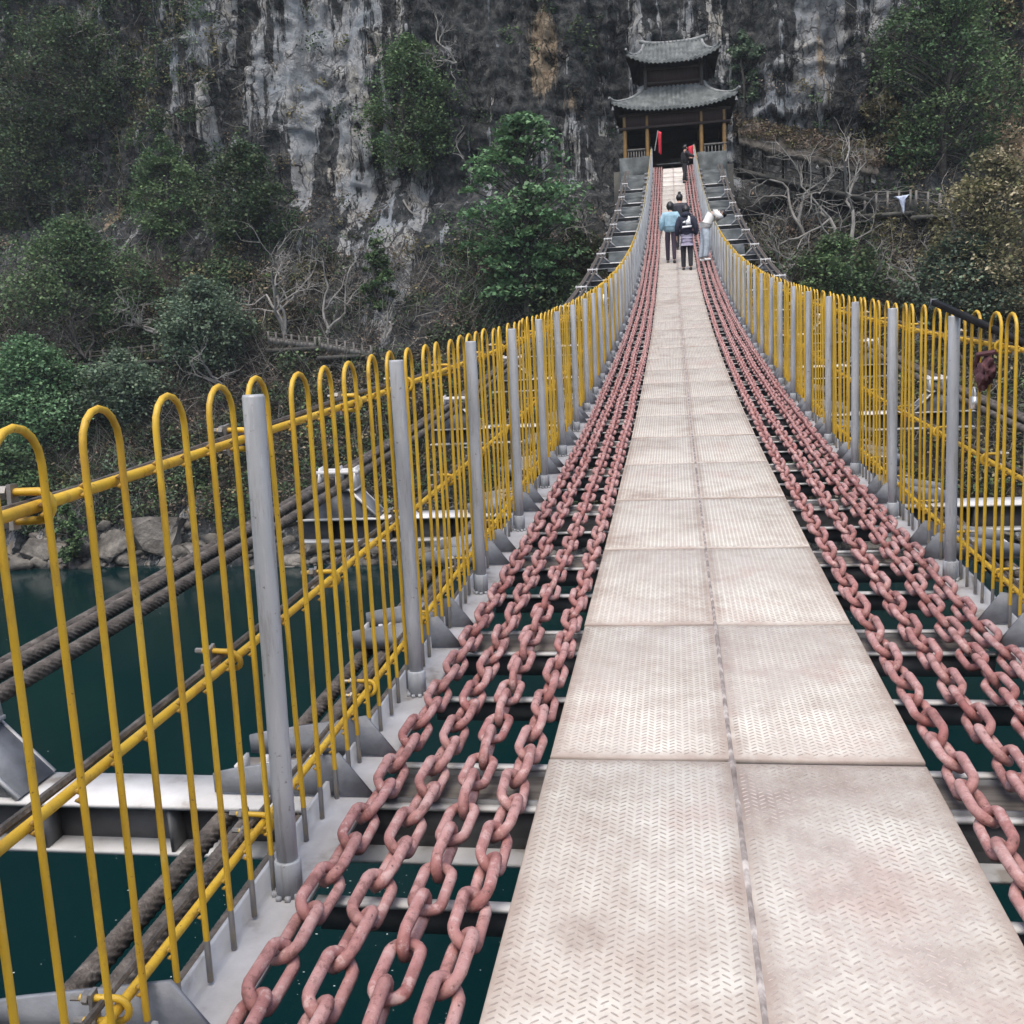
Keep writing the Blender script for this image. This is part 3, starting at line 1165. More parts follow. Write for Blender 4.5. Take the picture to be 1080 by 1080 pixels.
# ------------------------------------------------------------------ things hung on the fences
def build_fence_things():
    # black square tube stuck through the hoops of the right fence
    A, B = Vector((1.16, 5.62, zd(5.62) + 1.385)), Vector((1.335, 4.62, zd(4.62) + 1.20))
    d = (B - A)
    L = d.length
    root = empty('black_tube', tuple(A), 'black square tube lying aslant across the top of the right fence', 'tube')
    q = d.to_track_quat('X', 'Z').to_matrix()
    mb = MB()
    mb.box(np.array(d / 2), (L, .027, .027), 0, np.array(q))
    o = mb.build('tube_body', MT['black'], root)
    mb = MB()
    mb.box(np.array(d.normalized() * -.006), (.012, .031, .031), 0, np.array(q))
    mb.build('end_cap', MT['gusset'], root)
    # maroon cloth bundle with a silver padlock
    c = Vector((1.235, 4.98, zd(4.98) + 1.13))
    root = empty('cloth_bundle', tuple(c), 'maroon cloth bundle tied below the top rail of the right fence', 'cloth bundle')
    bm = bmesh.new()
    bmesh.ops.create_icosphere(bm, subdivisions=4, radius=1)
    for v in bm.verts:
        p = v.co.copy()
        n = float(fbm(p.x * 2 + 4, p.y * 2, p.z * 2, 3, 4)) - .5
        p *= 1 + n * 1.1 + .16 * math.sin(p.z * 9 + p.y * 6) * math.cos(p.y * 7 - p.x * 5)
        v.co = Vector((p.x * .032, p.y * .085 + p.z * .04, p.z * .05 - .055 - .05 * p.y))
    me = bpy.data.meshes.new('cloth')
    bm.to_mesh(me)
    bm.free()
    me.materials.append(MT['maroon'])
    me.polygons.foreach_set('use_smooth', np.ones(len(me.polygons), bool))
    link_obj('cloth', me, root)
    mb = MB()
    mb.tube([(0.03, -.06, .04), (-.03, 0, .03), (-.02, .08, -.02), (0, .13, -.05)], .013, 6)
    mb.build('knotted_strip', MT['maroon'], root, smooth=True)
    lk = empty('padlock', tuple(c + Vector((-.055, -.03, -.15))), 'small silver padlock hanging under the maroon cloth bundle', 'padlock')
    mb = MB()
    mb.box((0, 0, -.035), (.022, .055, .055), 0, None, (.8, .9))
    mb.build('lock_body', MT['silver'], lk)
    mb = MB()
    pts = [(0, -.018, -.01)] + [(0, -.018 * math.cos(a), .012 + .022 * math.sin(a)) for a in np.linspace(0, PI, 7)] + [(0, .018, -.01)]
    mb.tube(pts, .0045, 6)
    mb.build('shackle', MT['silver'], lk, smooth=True)
    # cream tag far down the left fence
    mb = MB()
    y = 15.2
    mb.prism([(-.075, -.06), (.06, -.085), (.09, -.02), (.07, .07), (-.06, .075)], .012, 'x', 0)
    o = mb.build('tag_plate', MT['cream'], None, (-1.155, y, zd(y) + 1.15))
    tag(o, 'small cream plate tied to the top of the left fence', 'tag plate')


build_fence_things()


# ------------------------------------------------------------------ people
def skin_mesh(name, joints, edges, radii, mat, levels=2, root=0):
    me = bpy.data.meshes.new(name)
    me.from_pydata([Vector(j) for j in joints], edges, [])
    o = bpy.data.objects.new(name, me)
    sc.collection.objects.link(o)
    md = o.modifiers.new('skin', 'SKIN')
    md.use_smooth_shade = True
    md.branch_smoothing = .4
    for i, r in enumerate(radii):
        sv = me.skin_vertices[0].data[i]
        sv.radius = r if isinstance(r, (tuple, list)) else (r, r)
        sv.use_root = (i == root)
    sb = o.modifiers.new('sub', 'SUBSURF')
    sb.levels = levels
    sb.render_levels = levels
    dg = bpy.context.evaluated_depsgraph_get()
    dg.update()
    m2 = bpy.data.meshes.new_from_object(o.evaluated_get(dg))
    m2.name = name
    bpy.data.objects.remove(o)
    m2.materials.clear()
    m2.materials.append(mat)
    m2.polygons.foreach_set('use_smooth', np.ones(len(m2.polygons), bool))
    return m2


def plain(name, c, rough=.85, var=.25):
    return pm(name, [(.3, tuple(x * (1 - var) for x in c)), (.7, tuple(min(1, x * (1 + var)) for x in c))], 14, rough, bmp=.5, bscale=25, bdist=.02)


SKIN = plain('skin_tone', (.48, .29, .21), .55, .1)
HAIR = plain('dark_hair', (.012, .010, .010), .45, .3)
PU = 1 / S                      # person coordinates are metres


def person(name_loc, rz, J, label, jacket, trousers, shoes, hair_len=0.0, bag=None, jr=1.0, tr=1.0, scale=1.0, hood=False, print_=False, hem=None, bun=False):
    """J: joints in metres in the person's own frame, facing +y"""
    root = empty('person', name_loc, label, 'person', rz=rz)
    k = PU * scale

    def P(n): return Vector(J[n]) * k

    joints, radii, edges, idx = [], [], [], {}

    def add(n, r, parent=None, pos=None):
        joints.append(P(n) if pos is None else pos)
        radii.append(tuple(x * k for x in r) if isinstance(r, tuple) else r * k)
        idx[n] = len(joints) - 1
        if parent: edges.append((idx[parent], idx[n]))

    add('pelvis', (.13, .10))
    add('spine', (.12, .09), 'pelvis')
    add('chest', (.135, .10), 'spine')
    add('neck', .052, 'chest')
    add('head0', (.068, .075), 'neck')
    add('head', (.082, .098), 'head0')
    add('crown', (.05, .06), 'head')
    for s in ('l', 'r'):
        add('sh' + s, .058, 'chest')
        add('el' + s, .042, 'sh' + s)
        add('wr' + s, .027, 'el' + s)
        d = (P('wr' + s) - P('el' + s)).normalized()
        w = P('wr' + s)
        side = d.cross(Vector((1, 0, .2))).normalized()
        add('palm' + s, (.020, .036), 'wr' + s, w + d * .075 * k)
        for q, (o_, l_) in enumerate(((-.030, .070), (-.010, .080), (.010, .076), (.030, .058))):
            b0 = w + d * .085 * k + side * o_ * k
            add('fb%s%d' % (s, q), .0095, 'palm' + s, b0 + d * .02 * k)
            curl = side.cross(d) * (.35 if s == 'l' else -.35)
            add('ft%s%d' % (s, q), .008, 'fb%s%d' % (s, q), b0 + (d + curl * .6).normalized() * l_ * k)
        add('tb' + s, .010, 'palm' + s, w + d * .05 * k + side * -.045 * k)
        add('tt' + s, .009, 'tb' + s, w + d * .085 * k + side * -.062 * k)
    for s in ('l', 'r'):
        add('hip' + s, .085, 'pelvis')
        add('kn' + s, .055, 'hip' + s)
        add('an' + s, .036, 'kn' + s)
        add('to' + s, .034, 'an' + s)
    body = link_obj('body', skin_mesh('body', joints, edges, radii, SKIN), root)
    # trousers
    jt = [P('pelvis') + (P('spine') - P('pelvis')) * .55, P('pelvis')]
    rt = [(.15 * k, .125 * k), (.155 * k, .135 * k)]
    et = [(0, 1)]
    for s in ('l', 'r'):
        b = len(jt)
        jt += [P('hip' + s), P('kn' + s), P('an' + s) + Vector((0, 0, .045 * k)), P('an' + s) + Vector((0, 0, .0 * k))]
        rt += [.108 * k * tr, .082 * k * tr, .066 * k * tr, .062 * k * tr]
        et += [(1, b), (b, b + 1), (b + 1, b + 2), (b + 2, b + 3)]
    link_obj('trousers', skin_mesh('trousers', jt, et, rt, trousers, 2, 1), root)
    # jacket with sleeves
    hemp = P('pelvis') + (P('pelvis') - P('spine')).normalized() * .11 * k
    jt = [hemp, P('pelvis') + (P('spine') - P('pelvis')) * .4, P('spine'), P('chest'), P('neck') + (P('chest') - P('neck')) * .25]
    rt = [(.175 * k * jr, .145 * k * jr), (.175 * k * jr, .145 * k * jr), (.17 * k * jr, .14 * k * jr), (.175 * k * jr, .14 * k * jr), (.075 * k, .075 * k)]
    et = [(0, 1), (1, 2), (2, 3), (3, 4)]
    for s in ('l', 'r'):
        b = len(jt)
        jt += [P('sh' + s), P('el' + s), P('wr' + s) + (P('wr' + s) - P('el' + s)).normalized() * .0]
        rt += [.082 * k * jr, .068 * k * jr, .052 * k * jr]
        et += [(3, b), (b, b + 1), (b + 1, b + 2)]
    link_obj('jacket', skin_mesh('jacket', jt, et, rt, jacket, 2, 2), root)
    if hem is not None:
        a = hemp + (hemp - P('spine')).normalized() * .09 * k
        link_obj('shirt_hem', skin_mesh('shirt_hem', [hemp, (hemp + a) / 2, a], [(0, 1), (1, 2)], [(.165 * k, .14 * k)] * 3, hem, 2, 1), root)
    # shoes
    for s in ('l', 'r'):
        a, t = P('an' + s), P('to' + s)
        d = (t - a)
        d.z = 0
        d.normalize()
        p0 = Vector((a.x, a.y, .045 * k + min(a.z, t.z) - .05 * k)) - d * .05 * k
        jt = [p0, p0 + d * .09 * k + Vector((0, 0, .005 * k)), p0 + d * .20 * k - Vector((0, 0, .006 * k))]
        link_obj('shoe', skin_mesh('shoe', jt, [(0, 1), (1, 2)], [(.045 * k, .05 * k), (.045 * k, .048 * k), (.042 * k, .03 * k)], shoes, 2, 1), root)
    # head: hair cap, ears, eyes, nose, mouth
    hd = P('head')
    up = (P('crown') - P('head0')).normalized()
    fw = Vector(J.get('look', (0, 1, 0))).normalized()
    fw = (fw - up * fw.dot(up)).normalized()
    rt_ = fw.cross(up)
    M3 = np.array([list(rt_), list(fw), list(up)]).T

    def ball(name, c, r, mat, parent=root, n=2, cut=None, wob=0):
        bm = bmesh.new()
        bmesh.ops.create_icosphere(bm, subdivisions=n, radius=1)
        if cut:
            dele = [v for v in bm.verts if cut(v.co)]
            bmesh.ops.delete(bm, geom=dele, context='VERTS')
        for v in bm.verts:
            q = v.co * (1 + wob * (float(vnoise(v.co.x * 4, v.co.y * 4, v.co.z * 2, 3)) - .5))
            v.co = Vector(M3 @ (np.array([q.x * r[0], q.y * r[1], q.z * r[2]]) * k + np.array(c) * k)) + hd
        me = bpy.data.meshes.new(name)
        bm.to_mesh(me)
        bm.free()
        me.materials.append(mat)
        me.polygons.foreach_set('use_smooth', np.ones(len(me.polygons), bool))
        return link_obj(name, me, parent)

    ball('hair', (0, -.012, .022 - hair_len * .5), (.100, .115, .118 + hair_len * .5), HAIR, body, 3, lambda c: c.y > .35 and c.z < .45, .25)
    if bun: ball('hair_bun', (0, -.03, .155), (.05, .05, .045), HAIR, body, 2)
    for sx in (-1, 1):
        ball('ear', (sx * .086, .0, -.005), (.012, .022, .034), SKIN, body, 1)
        ball('eye', (sx * .033, .088, .012), (.013, .010, .010), HAIR, body, 1)
    ball('nose', (0, .104, -.018), (.014, .018, .024), SKIN, body, 1)
    ball('mouth', (0, .094, -.052), (.024, .008, .007), plain('lip', (.35, .12, .1), .5, .1), body, 1)
    if hood:
        c = P('neck') - Vector((0, .07 * k, -.01 * k))
        bm = bmesh.new()
        bmesh.ops.create_icosphere(bm, subdivisions=2, radius=1)
        for v in bm.verts: v.co = Vector((v.co.x * .13 * k, v.co.y * .075 * k, v.co.z * .085 * k - abs(v.co.x) * .02 * k)) + c
        me = bpy.data.meshes.new('hood')
        bm.to_mesh(me)
        bm.free()
        me.materials.append(jacket)
        me.polygons.foreach_set('use_smooth', np.ones(len(me.polygons), bool))
        link_obj('hood', me, root)
    if print_:
        mt = plain('white_print', (.78, .78, .8), .7, .08)
        mb = MB()
        yb = -.185
        c = (J['chest'][2] + J['spine'][2]) / 2 - .01
        for pr in ([(-.02, -.05), (.11, -.05), (.09, .15), (.05, .18), (.03, .09), (-.01, .06)], [(-.11, .0), (-.03, -.01), (-.03, .055), (-.09, .03)],
                   [(-.12, -.135), (.13, -.12), (.13, -.075), (-.11, -.085)]):
            mb.prism([(a * k, b * k) for a, b in pr], .03 * k, 'y', 0, (0, (yb + .035) * k, (c + .02) * k))
        mb.build('back_print', mt, root)
    return root


def stand(lean=0, step=.12, arms='down', legs=1):
    J = dict(pelvis=(0, 0, .92), spine=(0, .01, 1.10), chest=(0, .0 + lean * .3, 1.30), neck=(0, .01 + lean * .5, 1.43), head0=(0, .025 + lean * .6, 1.48), head=(0, .03 + lean * .7, 1.56), crown=(0, .02 + lean * .75, 1.645),
             shl=(-.17, lean * .4, 1.36), shr=(.17, lean * .4, 1.36), hipl=(-.085, 0, .88), hipr=(.085, 0, .88))
    if arms == 'down':
        J.update(ell=(-.245, -.03, 1.11), elr=(.245, -.03, 1.11), wrl=(-.25, .05, .89), wrr=(.25, .04, .89))
    elif arms == 'front':
        J.update(ell=(-.24, .02, 1.11), elr=(.24, .02, 1.11), wrl=(-.12, .22, 1.08), wrr=(.12, .22, 1.08))
    J.update(knl=(-.09, step * .55, .48), knr=(.09, -step * .3, .48), anl=(-.09, step, .075), anr=(.09, -step, .085), tol=(-.10, step + .13, .03), tor=(.10, -step + .13, .03))
    return J


def build_people():
    # light blue jacket, walking away on the left half of the walkway
    y = 35.9
    p = person((-.20, y, zd(y)), 0, stand(.05, .10), 'person in a pale blue puffy jacket and dark leggings walking away on the left', plain('pale_blue_jacket', (.27, .42, .50), .8, .18),
               plain('dark_leggings', (.035, .025, .04)), plain('black_shoes', (.02, .02, .02), .5), .04, jr=1.22, tr=.86)
    y = 33.9
    person((.30, y, zd(y)), R_(2), stand(.05, .08), 'person in a navy hoodie with a white back print and black trousers', plain('navy_hoodie', (.017, .019, .038), .85, .25),
           plain('black_trousers', (.02, .02, .025)), plain('black_boots', (.015, .015, .015), .5), .03, jr=1.15, tr=.95, hood=True, print_=True, hem=plain('violet_grey_hem', (.28, .26, .34), .85, .25))
    y = 39.2
    person((.14, y, zd(y)), R_(-3), stand(.1, .12, 'front'), 'person in a dark puffer coat with a hair bun walking ahead of the pair', plain('dark_puffer', (.020, .020, .030), .7, .3),
           plain('dark_trousers', (.03, .03, .035)), plain('dark_shoes', (.02, .02, .02), .5), .02, jr=1.28, bun=True)
    # white hoodie, bent over the right fence (own +y points at the fence)
    J = dict(pelvis=(0, .06, .93), spine=(0, .10, 1.09), chest=(0, .27, 1.245), neck=(0, .39, 1.285), head0=(0, .45, 1.275), head=(0, .53, 1.25), crown=(0, .60, 1.20), look=(0, .4, -1),
             shl=(-.17, .30, 1.27), shr=(.17, .30, 1.27), ell=(-.27, .42, 1.13), elr=(.27, .42, 1.14), wrl=(-.10, .48, 1.135), wrr=(.12, .50, 1.135),
             hipl=(-.085, .05, .89), hipr=(.085, .05, .89), knl=(-.10, .03, .48), knr=(.10, .09, .48), anl=(-.12, -.04, .08), anr=(.12, .04, .08), tol=(-.13, .09, .03), tor=(.13, .17, .03))
    y = 35.5
    person((.86, y, zd(y) + .06), R_(-78), J, 'person in a white hoodie and pale jeans bending over the right fence', plain('white_hoodie', (.68, .67, .64), .8, .06), plain('pale_jeans', (.34, .39, .44), .85, .2),
           plain('white_shoes', (.75, .75, .73), .6, .06), .0, jr=1.18, tr=1.2)
    # far visitor in black by the right fence
    J = stand(.06, .10)
    J.update(elr=(.26, .14, 1.2), wrr=(.33, .34, 1.12), ell=(-.22, .10, 1.12), wrl=(-.05, .30, 1.12))
    y = 59.0
    person((.60, y, zd(y)), R_(-62), J, 'person dressed all in black at the right fence near the pavilion', plain('black_coat', (.012, .012, .016), .8, .3), plain('black_pants', (.014, .014, .018)),
           plain('black_shoe', (.012, .012, .012), .5), .0, jr=1.2)


build_people()


# ------------------------------------------------------------------ flags at the far end
def flag(base, tip, cloth, label):
    root = empty('flag', tuple(base), label, 'flag')
    b, t = Vector(base), Vector(tip)
    mb = MB()
    mb.tube([(0, 0, 0), tuple(t - b)], .035, 8)
    mb.build('flag_pole', MT['ridge'], root, smooth=True)
    w, h = cloth
    n, m = 7, 9
    V, F = [], []
    for i in range(n):
        for j in range(m):
            u, v = i / (n - 1), j / (m - 1)
            p = (t - b) * (1 - .02) + Vector((u * w * (1 - .25 * v), .10 * math.sin(u * 7 + v * 2) * (.3 + v), -v * h - .10 * u))
            V.append(tuple(p))
    for i in range(n - 1):
        for j in range(m - 1): F.append((i * m + j, i * m + j + 1, (i + 1) * m + j + 1, (i + 1) * m + j))
    mb = MB()
    mb.add(V, F)
    o = mb.build('flag_cloth', MT['redflag'], root, smooth=True)
    md = o.modifiers.new('thickness', 'SOLIDIFY')
    md.thickness = .012


flag(at(690.5, 159, 63.6), at(694, 137.5, 63.6), (.21, 1.25), 'red flag hanging from a leaning white pole left of the pavilion entrance')
flag(at(734.5, 168, 63.6), at(731, 152.5, 63.6), (-.30, .62), 'small red flag on a leaning pole at the right end of the bridge')


# ------------------------------------------------------------------ abutment and pavilion
def build_abutment():
    zt = 12.30
    root = empty('abutment', (0, 62, 6), 'greenish grey concrete abutment under the far end of the bridge', 'abutment')
    for s in (-1, 1):
        mb = MB()
        ys = np.linspace(47.5, 64.2, 40)
        V, F = [], []
        for y in ys:
            zt_ = zd(y) - .5 + .28 * sstep(60, 64, y) - max(0, 50.5 - y) * .5
            for (x, z) in ((s * 1.33, zt_), (s * 3.05, zt_ - .02), (s * 3.12, zt_ - 5), (s * 1.33, zt_ - 5)):
                V.append((x, y, z))
        for i in range(len(ys) - 1):
            for j in range(4):
                q = (i * 4 + j, i * 4 + (j + 1) % 4, (i + 1) * 4 + (j + 1) % 4, (i + 1) * 4 + j)
                F.append(q if s < 0 else q[::-1])
        F += [(0, 1, 2, 3), tuple((len(ys) - 1) * 4 + j for j in (3, 2, 1, 0))]
        mb.add(np.array(V) - np.array([0, 62, 6]), F)
        mb.build('anchor_slab', MT['concrete'], root)
        mb = MB()
        mb.box((s * 2.2, 3.0, zt - .45 - 6), (1.9, 2.0, 1.9))
        mb.box((s * 1.65, 2.4, zt + .25 - 6), (.45, .6, .6))
        mb.build('anchor_block', MT['concrete'], root)
    mb = MB()
    mb.box((0, 8.6, zt - 5.1 - 6), (7.2, 10.0, 10.2))
    mb.build('stone_platform', MT['masonry'], root)
    mb = MB()
    mb.box((0, 2.95, zt + .03 - 6), (1.9, 1.4, .06))
    mb.build('threshold', MT['concrete'], root)


build_abutment()


def hip_roof(mb, cx, cy, zi, wi, di, zo, wo, do_, lift, pitch=.27, nv=16, m=0):
    """concave tiled roof between an inner (upper) and an outer (eave) rectangle; tile rows are real waves"""
    for side in range(4):
        wI, wO = (wi, wo) if side % 2 == 0 else (di, do_)
        dI, dO = (di, do_) if side % 2 == 0 else (wi, wo)
        nu = int(wO / pitch) * 6 + 1
        u = np.linspace(-1, 1, nu)
        v = np.linspace(0, 1, nv)
        Uu, Vv = np.meshgrid(u, v)
        half = (wI + (wO - wI) * Vv) / 2
        X = Uu * half
        D = (dI + (dO - dI) * Vv) / 2
        sag = Vv ** .72
        Zz = zi + (zo - zi) * sag + lift * np.abs(Uu) ** 3.2 * Vv ** 1.6
        D = D + .28 * np.abs(Uu) ** 4 * Vv ** 2
        X = X * (1 + .05 * np.abs(Uu) ** 4 * Vv ** 2)
        Zz = Zz + .13 * np.abs(np.cos(X / pitch * PI)) ** .7 - .03 * ((Vv * 10) % 1)
        V = np.stack([X, -D, Zz], -1).reshape(-1, 3)
        a = side * PI / 2
        ca, sa = math.cos(a), math.sin(a)
        V = V @ np.array([[ca, -sa, 0], [sa, ca, 0], [0, 0, 1]]).T + np.array([cx, cy, 0])
        F = []
        for i in range(nv - 1):
            for j in range(nu - 1):
                F.append((i * nu + j, (i + 1) * nu + j, (i + 1) * nu + j + 1, i * nu + j + 1))
        mb.add(V, F, m)
        # underside
        V2 = V - np.array([0, 0, .16])
        mb.add(V2, [f[::-1] for f in F], 1)
        # eave fascia with tile ends
        e = (nv - 1) * nu
        nfa = [(j, j + 1, nu + j + 1, nu + j) for j in range(nu - 1)]
        mb.add(np.concatenate([V[e:e + nu], V2[e:e + nu]]), [f[::-1] for f in nfa], 0)


def corner_ridges(mb, cx, cy, zi, wi, di, zo, wo, do_, lift, r=.10, sxs=(-1, 1), sys_=(-1, 1)):
    for sx in sxs:
        for sy in sys_:
            pts = []
            for v in np.linspace(0, 1.05, 12):
                x = sx * (wi + (wo - wi) * v) / 2 * (1 + .05 * v ** 2)
                y = sy * ((di + (do_ - di) * v) / 2 + .28 * v ** 2)
                z = zi + (zo - zi) * min(v, 1) ** .72 + lift * v ** 1.6 + .08 + (.18 * max(0, v - .9) / .15)
                pts.append((cx + x, cy + y, z))
            mb.tube(pts, np.linspace(r, r * .8, 12), 6)


def build_pavilion():
    fl = 12.32
    cx, cy = .15, 71.0
    root = empty('pavilion', (cx, cy, fl), 'two tiered wooden pavilion with grey tiled upturned roofs at the far end of the bridge', 'pavilion')
    O = np.array([cx, cy, fl])

    def part(name, mats, fn, parent=root, smooth=False):
        mb = MB()
        fn(mb)
        mb.v = [v - O for v in mb.v]
        return mb.build(name, mats, parent, smooth=smooth)

    cols = []
    for yy in (cy - 3.0, cy + 3.0):
        for xx in (-3.1, -1.7, 1.65, 3.05):
            part('column', MT['ochre'], lambda mb: mb.tube([(cx + xx, yy, fl), (cx + xx, yy, fl + 3.75)], .125, 12), smooth=True)
            part('column_base', MT['ridge'], lambda mb: mb.tube([(cx + xx, yy, fl), (cx + xx, yy, fl + .2), (cx + xx, yy, fl + .26)], [.24, .24, .17], 12), smooth=True)
    # beams and dark board frieze under the lower eave
    part('frieze', MT['redwood'], lambda mb: [mb.box((cx, cy - 3.02, fl + 3.35), (6.4, .14, .85)), mb.box((cx, cy + 3.0, fl + 3.35), (6.4, .14, .85)),
                                              mb.box((cx - 3.13, cy, fl + 3.35), (.12, 5.9, .84)), mb.box((cx + 3.13, cy, fl + 3.35), (.12, 5.9, .84))])
    part('beam', MT['darkwood'], lambda mb: [mb.box((cx, cy - 3.14, fl + 2.92), (6.9, .10, .16)), mb.box((cx, cy - 3.14, fl + 3.7), (6.9, .10, .14))])
    # back wall with a doorway-dark opening, side lattice
    part('back_wall', MT['darkwood'], lambda mb: [mb.box((cx, cy + 2.85, fl + 1.5), (6.2, .12, 3.0)), mb.box((cx - 3.05, cy + .6, fl + 1.45), (.1, 4.2, 2.9)), mb.box((cx + 3.05, cy + .6, fl + 1.45), (.1, 4.2, 2.9))])
    part('ceiling', MT['darkwood'], lambda mb: mb.box((cx, cy, fl + 3.82), (6.3, 5.9, .08)))
    part('notice_board', MT['masonry'], lambda mb: [mb.box((cx + .15, cy + 1.2, fl + .9), (.9, .1, 1.5)), mb.box((cx - 1.1, cy + 1.4, fl + .35), (1.3, .5, .7))])
    # bench railings between the columns left and right of the entrance
    for x0, x1 in ((-3.1, -1.7), (1.65, 3.35)):
        def rail(mb):
            mb.box((cx + (x0 + x1) / 2, cy - 3.05, fl + 1.62), (x1 - x0 - .25, .14, .11))
            mb.box((cx + (x0 + x1) / 2, cy - 3.05, fl + .5), (x1 - x0 - .25, .12, .10))
            nb = 7
            for i in range(nb):
                xx = cx + x0 + .2 + (x1 - x0 - .4) * i / (nb - 1)
                mb.tube([(xx, cy - 3.05, fl + .5), (xx, cy - 3.05, fl + 1.6)], .04, 6)
        part('railing', MT['trailwood'], rail)
    # lower roof skirt
    L = dict(cx=cx, cy=cy, zi=17.95, wi=3.75, di=3.5, zo=16.12, wo=7.3, do_=7.9, lift=.50)
    Uo = dict(cx=cx, cy=cy, zi=20.85, wi=3.7, di=.5, zo=19.05, wo=5.35, do_=6.3, lift=.52)
    part('lower_roof', [MT['tile'], MT['darkwood']], lambda mb: hip_roof(mb, **L), smooth=True)
    for sx in (-1, 1):
        for sy in (-1, 1):
            part('roof_ridge', MT['ridge'], lambda mb: corner_ridges(mb, **L, sxs=(sx,), sys_=(sy,)), smooth=True)
            part('roof_ridge', MT['ridge'], lambda mb: corner_ridges(mb, **Uo, sxs=(sx,), sys_=(sy,)), smooth=True)
    # upper storey
    part('upper_wall', MT['redwood'], lambda mb: [mb.box((cx, cy - 1.75, 18.6), (3.5, .12, 1.5)), mb.box((cx, cy + 1.75, 18.6), (3.5, .12, 1.5)), mb.box((cx - 1.72, cy, 18.6), (.12, 3.4, 1.5)), mb.box((cx + 1.72, cy, 18.6), (.12, 3.4, 1.5))])
    for xx in (-1.75, 1.75):
        part('upper_post', MT['bark'], lambda mb: mb.tube([(cx + xx, cy - 1.86, 17.8), (cx + xx, cy - 1.86, 19.5)], .12, 10), smooth=True)
    part('upper_beam', MT['darkwood'], lambda mb: [mb.box((cx, cy - 1.9, 19.0), (3.9, .1, .16)), mb.box((cx, cy - 1.9, 18.12), (3.5, .08, .14))])
    # upper roof, long ridge
    part('upper_roof', [MT['tile'], MT['darkwood']], lambda mb: hip_roof(mb, **Uo), smooth=True)

    def rd(mb):
        pts = [(cx + t * 2.1, cy, 20.98 + .24 * abs(t) ** 3) for t in np.linspace(-1, 1, 15)]
        mb.tube(pts, .13, 8)
        for i in range(15):
            x = cx - 1.75 + i * .25
            mb.tube([(x, cy - .27, 20.92), (x + .02, cy - .29, 21.02)], .06, 6)
    part('upper_ridge', MT['ridge'], rd, smooth=True)
    # bells at the corners
    for (x, y, z) in ((cx + 3.75, cy - 4.1, 16.45), (cx + 2.85, cy - 3.3, 19.5), (cx - 3.75, cy - 4.1, 16.45)):
        part('eave_bell', MT['ridge'], lambda mb: mb.tube([(x, y, z), (x, y, z - .18), (x, y, z - .24)], [.03, .075, .09], 8), smooth=True)


build_pavilion()


def build_gallery():
    """covered hillside gallery that steps down to the right of the pavilion"""
    pts = [(4.2, 71.6, 15.3), (6.6, 71.6, 14.5), (9.2, 71.6, 13.75), (12.6, 71.4, 12.75)]
    O = np.array([4.2, 71.6, 12])
    root = empty('covered_walkway', tuple(O), 'long brown roofed walkway stepping down the hillside right of the pavilion', 'covered walkway')
    mb = MB()
    xs = np.linspace(4.2, 12.8, 60)
    P = np.array(pts)
    zc = np.interp(xs, P[:, 0], P[:, 2])
    prof = [(-1.7, -1.25), (-1.75, -1.0), (-.9, -.1), (0, .75), (.4, .55), (1.2, -.2), (1.2, -.4), (0, .38)]
    V, F = [], []
    n = len(prof)
    for i, x in enumerate(xs):
        for (dy, dz) in prof:
            rag = .34 * (random.random() - .5) if dy < -1.5 else .12 * (random.random() - .5)
            V.append((x, 71.6 + dy, zc[i] + dz + rag))
    for i in range(len(xs) - 1):
        for j in range(n): F.append((i * n + j, (i + 1) * n + j, (i + 1) * n + (j + 1) % n, i * n + (j + 1) % n))
    F += [tuple(range(n)), tuple((len(xs) - 1) * n + j for j in range(n - 1, -1, -1))]
    mb.add(np.array(V) - O, F)
    mb.build('thatched_roof', MT['thatch'], root)
    for i, x in enumerate(np.linspace(4.6, 12.4, 7)):
        z = float(np.interp(x, P[:, 0], P[:, 2]))
        for dy in (-1.0, .95):
            mb = MB()
            mb.tube([(x - O[0], dy, z - O[2] - 2.6), (x - O[0], dy, z - O[2] - .4)], .07, 8)
            mb.build('gallery_post', MT['bark'], root, smooth=True)
    mb = MB()
    for i in range(len(P) - 1):
        a, b = P[i], P[i + 1]
        c = (a + b) / 2 - O - np.array([0, 0, 2.6])
        d = b - a
        ang = math.atan2(d[2], d[0])
        ca, sa = math.cos(ang), math.sin(ang)
        mb.box(c, (np.linalg.norm(d), 2.3, .25), 0, [[ca, 0, -sa], [0, 1, 0], [sa, 0, ca]])
    mb.build('gallery_floor', MT['masonry'], root)
    mb = MB()
    for i in range(len(P) - 1):
        a, b = P[i], P[i + 1]
        for h in (-1.7, -2.2):
            mb.tube([a - O + np.array([0, -1.05, h]), b - O + np.array([0, -1.05, h])], .04, 6)
    mb.build('gallery_rail', MT['bark'], root)


build_gallery()


